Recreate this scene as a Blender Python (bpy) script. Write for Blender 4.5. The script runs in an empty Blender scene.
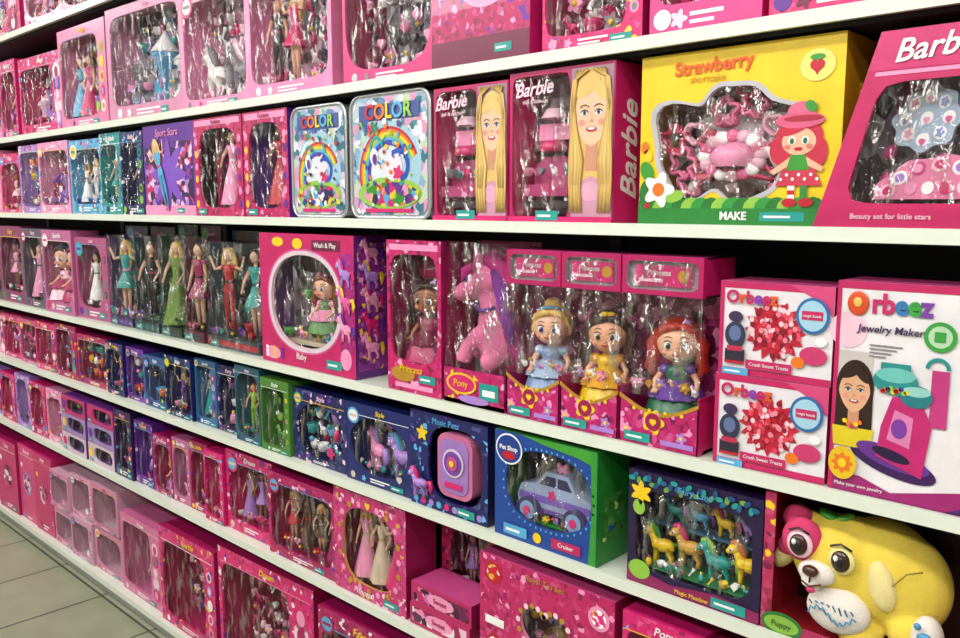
import bpy, math, random
from mathutils import Vector, Matrix
pi=math.pi
S=bpy.context.scene
try:
    S.view_settings.view_transform='Standard'
except Exception: pass

# ------------------------------------------------------------ materials
def lin(h,a=1):
    h=h.lstrip('#'); c=[int(h[i:i+2],16)/255 for i in (0,2,4)]
    return tuple([(x/12.92 if x<=.04045 else ((x+.055)/1.055)**2.4) for x in c]+[a])
MC={}
def P(h,rough=.4,metal=0.0,coat=0.15,var=.14,bump=0,bs=200,emit=0):
    key=('P',h,rough,metal,coat,var,bump,emit)
    if key in MC: return MC[key]
    m=bpy.data.materials.new('paint_'+h); m.use_nodes=True; nt=m.node_tree
    b=nt.nodes['Principled BSDF']; c=lin(h)
    b.inputs['Base Color'].default_value=c; b.inputs['Roughness'].default_value=rough; b.inputs['Metallic'].default_value=metal
    if coat: b.inputs['Coat Weight'].default_value=coat; b.inputs['Coat Roughness'].default_value=.15
    tc=nt.nodes.new('ShaderNodeTexCoord')
    if var:
        n=nt.nodes.new('ShaderNodeTexNoise'); n.inputs['Scale'].default_value=22; n.inputs['Detail'].default_value=3
        nt.links.new(tc.outputs['Object'],n.inputs['Vector'])
        mx=nt.nodes.new('ShaderNodeMix'); mx.data_type='RGBA'
        mx.inputs[6].default_value=tuple([x*(1-var*1.6) for x in c[:3]]+[1]); mx.inputs[7].default_value=tuple([min(1,x*(1+var)) for x in c[:3]]+[1])
        nt.links.new(n.outputs['Fac'],mx.inputs[0]); nt.links.new(mx.outputs[2],b.inputs['Base Color'])
    if bump:
        n2=nt.nodes.new('ShaderNodeTexNoise'); n2.inputs['Scale'].default_value=bs; n2.inputs['Detail'].default_value=3
        nt.links.new(tc.outputs['Object'],n2.inputs['Vector'])
        bp=nt.nodes.new('ShaderNodeBump'); bp.inputs['Strength'].default_value=bump; bp.inputs['Distance'].default_value=.002
        nt.links.new(n2.outputs['Fac'],bp.inputs['Height']); nt.links.new(bp.outputs[0],b.inputs['Normal'])
    if emit:
        b.inputs['Emission Color'].default_value=c; b.inputs['Emission Strength'].default_value=emit
    MC[key]=m; return m
def BUSY(cols,scale=45,rough=.4,warp=.03):
    key=('B',tuple(cols),scale,warp)
    if key in MC: return MC[key]
    m=bpy.data.materials.new('printed_pattern'); m.use_nodes=True; nt=m.node_tree; N=nt.nodes; Lk=nt.links
    b=N['Principled BSDF']; b.inputs['Roughness'].default_value=rough; b.inputs['Coat Weight'].default_value=.15
    tc=N.new('ShaderNodeTexCoord'); oi=N.new('ShaderNodeObjectInfo')
    ml=N.new('ShaderNodeMath'); ml.operation='MULTIPLY'; ml.inputs[1].default_value=37
    Lk.new(oi.outputs['Random'],ml.inputs[0])
    ad=N.new('ShaderNodeVectorMath'); ad.operation='ADD'
    Lk.new(tc.outputs['Object'],ad.inputs[0]); Lk.new(ml.outputs[0],ad.inputs[1])
    ns=N.new('ShaderNodeTexNoise'); ns.inputs['Scale'].default_value=scale*.6
    Lk.new(ad.outputs[0],ns.inputs['Vector'])
    sc=N.new('ShaderNodeVectorMath'); sc.operation='MULTIPLY_ADD'
    sc.inputs[1].default_value=(warp,)*3
    Lk.new(ns.outputs['Color'],sc.inputs[0]); Lk.new(ad.outputs[0],sc.inputs[2])
    vo=N.new('ShaderNodeTexVoronoi'); vo.inputs['Scale'].default_value=scale
    Lk.new(sc.outputs[0],vo.inputs['Vector'])
    sp=N.new('ShaderNodeSeparateColor'); Lk.new(vo.outputs['Color'],sp.inputs[0])
    r=N.new('ShaderNodeValToRGB'); r.color_ramp.interpolation='CONSTANT'
    e=r.color_ramp.elements; n=len(cols)
    while len(e)<n: e.new(.5)
    for i in range(n): e[i].position=i/n; e[i].color=lin(cols[i])
    Lk.new(sp.outputs[0],r.inputs[0]); Lk.new(r.outputs[0],b.inputs['Base Color'])
    MC[key]=m; return m
def shade(h,k):
    c=[int(h[i:i+2],16) for i in (0,2,4)]
    c=[max(0,min(255,int(x*k if k<=1 else x+(255-x)*(k-1)))) for x in c]; return '%02X%02X%02X'%tuple(c)
def PRINTED(h,acc='F4F4F2',acc2='6D2A9E'):
    return BUSY([h,h,shade(h,1.10),h,shade(h,.86),h,shade(h,1.22),h,h,shade(h,.72),h,h,shade(h,1.14),h,acc,h,h,shade(h,.9),h,acc2],85,.4,.015)
def film_mat(name,tint='FFFFFF',base=.05,streak=.28,rough=.07,sc=14):
    m=bpy.data.materials.new(name); m.use_nodes=True; nt=m.node_tree; N=nt.nodes; Lk=nt.links
    N.clear(); out=N.new('ShaderNodeOutputMaterial'); mix=N.new('ShaderNodeMixShader')
    tr=N.new('ShaderNodeBsdfTransparent'); tr.inputs[0].default_value=lin(tint)
    gl=N.new('ShaderNodeBsdfGlossy'); gl.inputs['Roughness'].default_value=rough
    tc=N.new('ShaderNodeTexCoord'); n=N.new('ShaderNodeTexNoise'); n.inputs['Scale'].default_value=sc; n.inputs['Detail'].default_value=4
    mp=N.new('ShaderNodeMapping'); mp.inputs['Scale'].default_value=(1.8,1,.6); mp.inputs['Rotation'].default_value=(0,.5,0)
    Lk.new(tc.outputs['Object'],mp.inputs[0]); Lk.new(mp.outputs[0],n.inputs['Vector'])
    bp=N.new('ShaderNodeBump'); bp.inputs['Strength'].default_value=1.0; bp.inputs['Distance'].default_value=.06
    Lk.new(n.outputs['Fac'],bp.inputs['Height']); Lk.new(bp.outputs[0],gl.inputs['Normal'])
    rr=N.new('ShaderNodeMapRange'); rr.inputs[1].default_value=.50; rr.inputs[2].default_value=.64; rr.inputs[3].default_value=base; rr.inputs[4].default_value=base+streak
    Lk.new(n.outputs['Fac'],rr.inputs[0])
    Lk.new(rr.outputs[0],mix.inputs[0]); Lk.new(tr.outputs[0],mix.inputs[1]); Lk.new(gl.outputs[0],mix.inputs[2]); Lk.new(mix.outputs[0],out.inputs[0])
    return m
FILM=film_mat('clear_film','FFFFFF',.05,.42,.10,20); DOME=film_mat('clear_blister','F4F8F8',.05,.34,.08,24)

HOT=P('CC1C6A'); MAG=P('A00F54'); DMAG=P('6C0A3C'); LPK=P('E890BA'); PPK=P('F2C8DA'); WH=P('ECECEA'); BLK=P('121014'); RED=P('B61428')
PUR=P('5C2690'); DPUR=P('2C1246'); LPUR=P('A47AC8'); BLU=P('1C48AA'); DBLU=P('121A56'); SKY=P('52A4D2'); TEAL=P('1B958E'); GRN=P('35902E'); LGRN=P('8ABC42')
YEL=P('EAC41A'); ORG=P('DE701C'); GOLD=P('C89A36',.3,.4); SILV=P('C0C4CA',.25,.7); GREY=P('807C84'); DGREY=P('323034'); BRN=P('50301E'); DBRN=P('261610')
SKIN=P('E4B090',.5); SKIN2=P('945A38',.5); BLOND=P('D8B25E',.45); RHAIR=P('A4281A',.45); BEIGE=P('CABEAE')
HEXN={id(HOT):'CC1C6A',id(MAG):'A00F54',id(LPK):'E890BA',id(PUR):'5C2690',id(DPUR):'2C1246',id(LPUR):'A47AC8',id(SKY):'52A4D2',id(TEAL):'1B958E',id(DBLU):'121A56',id(LGRN):'8ABC42',id(RED):'B61428'}
PINKB=BUSY(['B81A66','DC88B0','980D54','E4B8CE','641048','C85898','DCD8DA','54224A','3A102A','2A1020'])
PINKD=BUSY(['5A0A36','8C0F52','B01A62','260820','C878A4','3A1840','160612'],40)
MIXB=BUSY(['B81A66','4A98C4','DCB81A','54227A','DEDEDE','2C8228','D088B2','121A54','D46A1A'],50)
BLUB=BUSY(['101850','1A449E','52A4D2','0A0E34','5C2690','DCDCE6','162078'],45)
DARKB=BUSY(['100C16','221A2A','162E2E','341834','0A1016','4A3C4C','0A0A0C','7A2658'],38)
GRNB=BUSY(['163A2E','2C822A','102220','80B23E','0A1412','4A98C4'],40)
PURB=BUSY(['2C1246','5C2690','A47AC8','B81A66','1C0E2C','E4BCD0'],45)
PALEB=BUSY(['A8A4AC','D2CCD2','808E98','DAB2C6','706A76','BA94AA','544E5C'],35)

# ------------------------------------------------------------ mesh builder
class MB:
    def __init__(s): s.v=[];s.f=[];s.mi=[];s.sm=[];s.mats=[];s.T=Matrix.Identity(4)
    def m(s,mat):
        if mat not in s.mats: s.mats.append(mat)
        return s.mats.index(mat)
    def add(s,vs,fs,mat,sm=False):
        o=len(s.v); T=s.T
        s.v+= [tuple(T@Vector(p)) for p in vs]; k=s.m(mat)
        for f in fs: s.f.append([o+i for i in f]); s.mi.append(k); s.sm.append(sm)
    def box(s,x0,x1,y0,y1,z0,z1,mat):
        v=[(x0,y0,z0),(x1,y0,z0),(x1,y1,z0),(x0,y1,z0),(x0,y0,z1),(x1,y0,z1),(x1,y1,z1),(x0,y1,z1)]
        s.add(v,[(0,3,2,1),(4,5,6,7),(0,1,5,4),(1,2,6,5),(2,3,7,6),(3,0,4,7)],mat)
    def flat(s,pts,y,mat): s.add([(a,y,b) for a,b in pts],[tuple(range(len(pts)))],mat)
    def rect(s,x0,x1,z0,z1,y,mat): s.flat([(x0,z0),(x1,z0),(x1,z1),(x0,z1)],y,mat)
    def disc(s,cx,cz,rx,rz,y,mat,n=24,rot=0,a0=0,a1=2*pi):
        p=[]
        full=abs(a1-a0-2*pi)<1e-6
        for i in range(n if full else n+1):
            a=a0+(a1-a0)*i/n; u,w=rx*math.cos(a),rz*math.sin(a)
            p.append((cx+u*math.cos(rot)-w*math.sin(rot),cz+u*math.sin(rot)+w*math.cos(rot)))
        if not full: p.append((cx,cz))
        s.flat(p,y,mat)
    def polar(s,cx,cz,rf,y,mat,n=60,rot=0):
        s.flat([(cx+rf(a)*math.cos(a+rot),cz+rf(a)*math.sin(a+rot)) for a in [2*pi*i/n for i in range(n)]],y,mat)
    def arc(s,cx,cz,r0,r1,a0,a1,y,mat,n=24):
        vs=[];fs=[]
        for i in range(n+1):
            a=a0+(a1-a0)*i/n; vs+=[(cx+r0*math.cos(a),y,cz+r0*math.sin(a)),(cx+r1*math.cos(a),y,cz+r1*math.sin(a))]
        for i in range(n): fs.append((2*i,2*i+1,2*i+3,2*i+2))
        s.add(vs,fs,mat)
    def extr(s,pts,y0,y1,mat,smat=None):
        n=len(pts); s.flat(pts,y0,mat); s.flat(pts,y1,mat)
        vs=[(a,y0,b) for a,b in pts]+[(a,y1,b) for a,b in pts]
        s.add(vs,[(i,(i+1)%n,n+(i+1)%n,n+i) for i in range(n)],smat or mat)
    def ell(s,cx,cy,cz,rx,ry,rz,mat,n=12,m=8,R=None):
        vs=[(0,0,rz)];fs=[]
        for j in range(1,m):
            t=pi*j/m
            for i in range(n):
                a=2*pi*i/n; vs.append((rx*math.sin(t)*math.cos(a),ry*math.sin(t)*math.sin(a),rz*math.cos(t)))
        vs.append((0,0,-rz))
        for i in range(n): fs.append((0,1+i,1+(i+1)%n))
        for j in range(m-2):
            for i in range(n):
                a=1+j*n; fs.append((a+i,a+n+i,a+n+(i+1)%n,a+(i+1)%n))
        L=len(vs)-1; a=1+(m-2)*n
        for i in range(n): fs.append((L,a+(i+1)%n,a+i))
        if R is not None: vs=[tuple(R@Vector(p)) for p in vs]
        s.add([(p[0]+cx,p[1]+cy,p[2]+cz) for p in vs],fs,mat,True)
    def tube(s,pts,rad,mat,n=8,cap=True):
        pts=[Vector(p) for p in pts]
        if not isinstance(rad,(list,tuple)): rad=[rad]*len(pts)
        vs=[];fs=[]
        for i,p in enumerate(pts):
            d=(pts[min(i+1,len(pts)-1)]-pts[max(i-1,0)]).normalized()
            u=d.cross(Vector((0,1,0)))
            if u.length<.1: u=d.cross(Vector((1,0,0)))
            u.normalize(); w=d.cross(u)
            for k in range(n):
                a=2*pi*k/n; vs.append(tuple(p+(u*math.cos(a)+w*math.sin(a))*rad[i]))
        for i in range(len(pts)-1):
            for k in range(n): fs.append((i*n+k,i*n+(k+1)%n,(i+1)*n+(k+1)%n,(i+1)*n+k))
        if cap: fs.append(tuple(range(n))); fs.append(tuple(range((len(pts)-1)*n,len(pts)*n)))
        s.add(vs,fs,mat,True)
    def lathe(s,cx,cy,prof,mat,n=12,ruff=0):
        vs=[];fs=[]
        for (r,z) in prof:
            for k in range(n):
                a=2*pi*k/n; q=r*(1+ruff*math.cos(a*n/2)); vs.append((cx+q*math.cos(a),cy+q*math.sin(a),z))
        for i in range(len(prof)-1):
            for k in range(n): fs.append((i*n+k,i*n+(k+1)%n,(i+1)*n+(k+1)%n,(i+1)*n+k))
        s.add(vs,fs,mat,True)
    def frame(s,x0,x1,z0,z1,cx,cz,rf,y,mat,n=56,depth=.008,rim=None,film=FILM):
        ang=[2*pi*i/n for i in range(n)]+[math.atan2(b-cz,a-cx)%(2*pi) for a in (x0,x1) for b in (z0,z1)]
        ang=sorted(ang); vs=[];inn=[]
        for a in ang:
            c,q=math.cos(a),math.sin(a); t=1e9
            if c>1e-9: t=min(t,(x1-cx)/c)
            if c<-1e-9: t=min(t,(x0-cx)/c)
            if q>1e-9: t=min(t,(z1-cz)/q)
            if q<-1e-9: t=min(t,(z0-cz)/q)
            r=min(rf(a),t*.985); vs+=[(cx+t*c,y,cz+t*q),(cx+r*c,y,cz+r*q)]; inn.append((cx+r*c,cz+r*q))
        k=len(ang); s.add(vs,[(2*i,2*((i+1)%k),2*((i+1)%k)+1,2*i+1) for i in range(k)],mat)
        iv=[(a,y,b) for a,b in inn]+[(a,y+depth,b) for a,b in inn]
        s.add(iv,[(i,(i+1)%k,k+(i+1)%k,k+i) for i in range(k)],rim or mat)
        if film: s.flat(inn,y+.002,film)
    def shell(s,w,h,d,front,side=None,top=None,win=None,inner=None,rim=None,film=FILM):
        side=side or front; top=top or side
        s.add([(0,0,0),(0,d,0),(0,d,h),(0,0,h)],[(0,1,2,3)],side); s.add([(w,0,0),(w,d,0),(w,d,h),(w,0,h)],[(0,1,2,3)],side)
        s.add([(0,0,h),(w,0,h),(w,d,h),(0,d,h)],[(0,1,2,3)],top); s.add([(0,0,0),(w,0,0),(w,d,0),(0,d,0)],[(0,1,2,3)],side)
        s.add([(0,d,0),(w,d,0),(w,d,h),(0,d,h)],[(0,1,2,3)],side)
        if win:
            cx,cz,rf=win; s.frame(0,w,0,h,cx,cz,rf,0,front,rim=rim,film=film)
            if inner: s.rect(.001,w-.001,.001,h-.001,d-.004,inner)
        else: s.rect(0,w,0,h,0,front)
    def obj(s,name,parent=None,taper=None):
        if taper:
            w,h,t=taper; s.v=[(w/2+(x-w/2)*(1-t*z/h),y,z) for x,y,z in s.v]
        me=bpy.data.meshes.new(name); me.from_pydata(s.v,[],s.f); 
        for m in s.mats: me.materials.append(m)
        me.polygons.foreach_set('material_index',s.mi); me.polygons.foreach_set('use_smooth',s.sm); me.update()
        o=bpy.data.objects.new(name,me); S.collection.objects.link(o)
        if parent: o.parent=parent
        return o
def sup(a,b,p=9):
    return lambda t:1/((abs(math.cos(t))/a)**p+(abs(math.sin(t))/b)**p+1e-12)**(1/p)
def heart(s): return lambda t:max(.04*s,s/4*(2-2*math.sin(t)+math.sin(t)*math.sqrt(abs(math.cos(t)))/(math.sin(t)+1.4)))
def flower(r,k=5,d=.22): return lambda t:r*(1-d+d*math.cos(k*t))
def star(r0,r1,k=5): 
    def f(t):
        u=((t-pi/2)*k/(2*pi))%1; u=abs(u-.5)*2; return r1+(r0-r1)*u
    return f
def text(root,st,x,z,size,mats,y=-.0035,rot=0,shear=0,side=None,align='CENTER',bold=.0,name='title_text',sx=1):
    c=bpy.data.curves.new(name,'FONT'); c.body=st; c.size=size; c.shear=shear; c.align_x=align; c.align_y='CENTER'; c.extrude=.0004; c.resolution_u=3; c.offset=bold*size
    if not isinstance(mats,(list,tuple)): mats=[mats]
    for m in mats: c.materials.append(m)
    if len(mats)>1:
        for i in range(len(st)): c.body_format[i].material_index=i%len(mats)
    o=bpy.data.objects.new(name,c); S.collection.objects.link(o); o.parent=root
    if side is None: M=Matrix.Translation((x,y,z))@Matrix.Rotation(pi/2,4,'X')@Matrix.Rotation(rot,4,'Z')
    else: M=Matrix.Translation((side+.0012,x,z))@Matrix.Rotation(pi/2,4,'Z')@Matrix.Rotation(pi/2,4,'X')@Matrix.Rotation(rot,4,'Z')
    o.matrix_local=M@Matrix.Diagonal((sx,1,1,1)); return o
def place(o,x,z,y=.012,yaw=0,tilt=0):
    o.location=(x,y,z); o.rotation_euler=(tilt,0,yaw); return o

# ------------------------------------------------------------ figures
def doll(mb,x,y,z,H,skin,hair,dress,kind='long',rot=0.0,trim=None,pose=0):
    T0=mb.T.copy(); mb.T=T0@Matrix.Translation((x,y,z))@Matrix.Rotation(rot,4,'Z')@Matrix.Diagonal((H,H,H,1))
    trim=trim or dress
    for sx in (-1,1):
        leg=dress if kind=='pants' else skin
        mb.tube([(sx*.035,0,.5),(sx*.04,-.005,.28),(sx*.035,.004,.05)],[.04,.027,.015],leg,8)
        mb.ell(sx*.037,-.02,.022,.018,.04,.022,trim,8,6)
        if pose==1: arm=[(sx*.075,0,.745),(sx*.15,-.02,.62),(sx*.12,-.09,.52)]
        elif pose==2: arm=[(sx*.075,0,.745),(sx*.17,-.02,.72),(sx*.22,-.03,.86)]
        else: arm=[(sx*.075,0,.745),(sx*.115,-.01,.6),(sx*.13,-.05,.46)]
        mb.tube(arm,[.024,.018,.012],skin,7); q=arm[-1]; mb.ell(q[0],q[1]-.006,q[2]-.012,.013,.011,.022,skin,7,5)
        mb.ell(sx*.072,0,.742,.034,.03,.034,dress,8,6)
    if kind=='long': pr=[(.17,.03),(.165,.06),(.11,.3),(.07,.47),(.042,.585),(.06,.69),(.055,.745),(.022,.775)]
    elif kind=='short': pr=[(.13,.36),(.12,.4),(.07,.5),(.042,.585),(.06,.69),(.055,.745),(.022,.775)]
    else: pr=[(.06,.46),(.068,.5),(.042,.585),(.06,.69),(.055,.745),(.022,.775)]
    mb.lathe(0,0,pr,dress,14,.06 if kind!='pants' else 0)
    mb.lathe(0,0,[(.045,.57),(.05,.585),(.045,.60)],trim,10)
    mb.tube([(0,0,.76),(0,0,.82)],.02,skin,7)
    mb.ell(0,-.004,.872,.052,.054,.068,skin,12,9)
    mb.ell(0,.02,.89,.066,.06,.073,hair,12,8)
    for sx in (-1,1): mb.tube([(sx*.045,.01,.93),(sx*.066,.01,.86),(sx*.075,.015,.76),(sx*.06,.02,.62)],[.02,.027,.03,.01],hair,7)
    mb.tube([(0,.04,.93),(0,.07,.84),(0,.06,.62)],[.04,.06,.03],hair,8)
    for sx in (-1,1):
        mb.ell(sx*.02,-.052,.878,.011,.006,.009,WH,7,5); mb.ell(sx*.02,-.056,.878,.006,.004,.007,DBLU,6,4)
    mb.ell(0,-.058,.862,.006,.006,.008,skin,6,4); mb.ell(0,-.052,.842,.014,.006,.006,RED,7,4)
    mb.T=T0
def bigdoll(mb,x,y,z,s,skin,hair,dress,dress2,eye,style,rot=.35):
    T0=mb.T.copy(); mb.T=T0@Matrix.Translation((x,y,z))@Matrix.Rotation(rot,4,'Z')@Matrix.Diagonal((s,s,s,1))
    mb.ell(0,0,0,1,.94,.98,skin,24,16); mb.ell(0,-.2,-.42,.72,.7,.5,skin,20,12)
    mb.ell(0,.28,.2,1.1,.92,1.0,hair,22,14)
    mb.tube([(-.9,-.12,.05),(-.75,-.45,.55),(-.25,-.72,.80),(.1,-.76,.78)],[.14,.2,.2,.12],hair,10)
    mb.tube([(.9,-.12,.05),(.8,-.4,.55),(.4,-.66,.80),(-.05,-.74,.84)],[.14,.2,.2,.1],hair,10)
    if style=='bun':
        mb.ell(0,.3,1.15,.5,.45,.38,hair,14,10); mb.tube([(-.6,-.3,.95),(0,-.45,1.10),(.6,-.3,.95)],.08,SKY,8)
        for sx in (-1,1): mb.ell(sx*1.0,0,-.15,.14,.2,.3,hair,10,8)
    else:
        for sx in (-1,1):
            mb.tube([(sx*.85,.1,.5),(sx*1.15,.05,-.1),(sx*1.08,0,-.7),(sx*1.25,-.05,-1.25),(sx*1.0,-.1,-1.7)],[.27,.34,.34,.3,.1],hair,10)
            mb.tube([(sx*.9,-.1,.3),(sx*1.05,-.2,-.5),(sx*.9,-.3,-1.2)],[.12,.16,.06],hair,8)
        mb.tube([(0,.6,.6),(0,1.0,-.2),(0,.9,-1.5)],[.5,.6,.3],hair,10)
        if style=='bow': mb.ell(-.15,-.35,1.02,.2,.12,.13,YEL,10,8); mb.ell(.2,-.35,1.02,.2,.12,.13,YEL,10,8)
        else: mb.ell(.45,-.45,.95,.2,.1,.2,LPUR,10,8)
    for sx in (-1,1):
        mb.ell(sx*.36,-.83,-.08,.19,.09,.20,WH,14,10); mb.ell(sx*.355,-.90,-.09,.125,.05,.16,eye,12,8); mb.ell(sx*.35,-.935,-.09,.075,.03,.10,BLK,10,6)
        mb.ell(sx*.35-.05,-.96,0,.03,.015,.035,WH,6,5)  # white dot modelled as a painted highlight on the eye
        mb.tube([(sx*.57,-.76,.08),(sx*.4,-.88,.17),(sx*.17,-.90,.08)],[.02,.035,.02],BLK,6)
        mb.tube([(sx*.58,-.72,.27),(sx*.38,-.84,.36),(sx*.18,-.88,.3)],[.015,.025,.02],BRN,6)
        mb.ell(sx*.52,-.70,-.42,.17,.07,.13,P('E0907A',.5),10,8); mb.ell(sx*.98,-.05,-.12,.1,.16,.2,skin,8,6)
    mb.ell(0,-.98,-.3,.08,.09,.07,skin,8,6); mb.tube([(-.17,-.87,-.5),(0,-.93,-.54),(.17,-.87,-.5)],[.03,.055,.03],RED,8)
    mb.tube([(0,0,-.8),(0,0,-1.2)],.26,skin,10)
    mb.lathe(0,0,[(.25,-1.08),(.5,-1.2),(.56,-1.5),(.46,-1.85),(.8,-2.2),(1.25,-2.8),(1.5,-3.6)],dress,24,.04)
    mb.lathe(0,0,[(.48,-1.8),(.95,-2.1),(1.3,-2.55),(1.38,-2.6)],dress2,24,.08)
    mb.ell(0,-.5,-1.5,.14,.08,.14,dress2,8,6)
    for sx in (-1,1):
        mb.ell(sx*.62,0,-1.32,.34,.3,.28,dress2,12,8)
        mb.tube([(sx*.7,0,-1.4),(sx*1.0,-.2,-1.9),(sx*.95,-.65,-2.2)],[.17,.14,.11],skin,9)
        h=Vector((sx*.95,-.75,-2.25)); mb.ell(h.x,h.y,h.z,.14,.16,.09,skin,9,6)
        for k in range(4): mb.tube([h+Vector((-.1+.065*k,-.08,0)),h+Vector((-.12+.08*k,-.22-.02*(k%2),-.02)),h+Vector((-.12+.08*k,-.28,-.09))],[.035,.032,.025],skin,6)
        mb.tube([h+Vector((-sx*.1,-.02,.03)),h+Vector((-sx*.2,-.14,.06))],[.035,.03],skin,6)
    mb.T=T0
def pony(mb,x,y,z,s,body,mane,rot=0.0):
    T0=mb.T.copy(); mb.T=T0@Matrix.Translation((x,y,z))@Matrix.Rotation(rot,4,'Z')@Matrix.Diagonal((s,s,s,1))
    mb.ell(0,0,.45,.29,.15,.18,body,12,9); mb.ell(-.17,0,.47,.16,.14,.17,body,10,8)
    for sy in (-1,1):
        mb.tube([(-.19,sy*.08,.42),(-.2,sy*.08,.2),(-.2,sy*.08,0)],[.085,.055,.07],body,8)
        mb.tube([(.18,sy*.08,.42),(.13,sy*.085,.28),(.2,sy*.08,.15),(.18,sy*.08,0)],[.1,.07,.05,.07],body,8)
        mb.tube([(-.33,sy*.07,.9),(-.32,sy*.09,1.03)],[.04,.01],body,6)
        mb.ell(-.44,sy*.105,.82,.04,.03,.055,WH,8,6); mb.ell(-.45,sy*.125,.82,.025,.016,.035,PUR,7,5)
    mb.tube([(-.2,0,.5),(-.28,0,.65),(-.34,0,.78)],[.13,.1,.1],body,9)
    mb.ell(-.38,0,.82,.15,.125,.13,body,12,9); mb.ell(-.5,0,.75,.08,.08,.07,body,9,7)
    mb.tube([(-.46,0,.96),(-.36,0,.99),(-.24,0,.88),(-.17,.02,.7),(-.1,.03,.55)],[.05,.08,.09,.08,.03],mane,8)
    mb.tube([(.26,0,.52),(.4,0,.55),(.46,0,.35),(.42,0,.12)],[.05,.09,.1,.03],mane,8)
    mb.T=T0
def cup(mb,x,y,z,s,mat): mb.lathe(x,y,[(.2*s,z),(.4*s,z+.1*s),(.5*s,z+.6*s),(.55*s,z+.8*s),(.45*s,z+.8*s),(.35*s,z+.2*s)],mat,10); mb.tube([(x+.45*s,y,z+.65*s),(x+.75*s,y,z+.5*s),(x+.42*s,y,z+.25*s)],.06*s,mat,6)
def bottle(mb,x,y,z,s,mat,cap=None): mb.lathe(x,y,[(.001,z),(.35*s,z),(.38*s,z+.5*s),(.3*s,z+.9*s),(.12*s,z+1.05*s)],mat,10); mb.lathe(x,y,[(.16*s,z+1.03*s),(.16*s,z+1.3*s),(.001,z+1.35*s)],cap or WH,8)
BR=[HOT,LPK,PUR,TEAL,YEL,WH,SKY,LPUR,ORG,LGRN,RED,DBLU]
PKS=[HOT,LPK,WH,MAG,PPK,PUR,LPUR,DMAG]
def bits(mb,x0,x1,z0,z1,y,rg,pal,s=.035):
    nx=max(1,int((x1-x0)/(s*1.15))); nz=max(1,int((z1-z0)/(s*1.35)))
    for i in range(nx):
        for j in range(nz):
            x=x0+(i+.5)*(x1-x0)/nx; z=z0+(j+.08)*(z1-z0)/nz; c=rg.choice(pal); k=rg.randrange(7); yy=y+rg.uniform(-.008,.008); q=s*rg.uniform(.75,1.1)
            if k==0: cup(mb,x,yy,z,q,c)
            elif k==1: bottle(mb,x,yy,z,q*.85,c,rg.choice(pal))
            elif k==2: mb.extr([(x+heart(q*.7)(a)*math.cos(a),z+q*.75+heart(q*.7)(a)*math.sin(a)) for a in [2*pi*t/24 for t in range(24)]],yy-.006,yy+.006,c)
            elif k==3: mb.extr([(x+flower(q*.55)(a)*math.cos(a),z+q*.5+flower(q*.55)(a)*math.sin(a)) for a in [2*pi*t/30 for t in range(30)]],yy-.005,yy+.005,c); mb.ell(x,yy-.006,z+q*.5,q*.18,.006,q*.18,YEL,8,6)
            elif k==4: pony(mb,x,yy,z,q*1.2,c,rg.choice(pal),rg.uniform(-.4,.4))
            elif k==5: mb.tube([(x-q*.35,yy,z+q*.1),(x,yy,z+q*.6),(x+q*.3,yy,z+q*1.1)],[q*.12,q*.1,q*.25],c,8)
            else: mb.ell(x,yy,z+q*.5,q*.42,q*.3,q*.45,c,10,8); mb.ell(x,yy-.01,z+q*.95,q*.25,q*.2,q*.22,rg.choice(pal),8,6)
def castle(mb,x0,x1,z0,h,y,rg,pal):
    n=3; w=(x1-x0)
    mb.box(x0+.1*w,x1-.1*w,y-.015,y+.02,z0,z0+h*.45,rg.choice(pal))
    for i in range(n):
        x=x0+w*(.15+.35*i); r=w*.1; hh=h*(.6 if i!=1 else .8); c=rg.choice(pal); mb.lathe(x,y,[(r,z0),(r*.9,z0+hh*.8),(r*1.15,z0+hh*.82),(r*1.1,z0+hh*.9)],c,12)
        mb.lathe(x,y,[(r*1.25,z0+hh*.9),(r*.5,z0+hh*1.12),(.001,z0+hh*1.3)],rg.choice(pal),12)
        mb.ell(x,y-r*.92,z0+hh*.5,r*.35,.004,r*.5,DMAG,8,6)
    mb.disc(x0+w*.5,z0+h*.12,w*.1,h*.2,y-.0165,DMAG,16)
HAIRS=[BLOND,BLOND,BRN,DBRN,RHAIR,DMAG]
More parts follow.
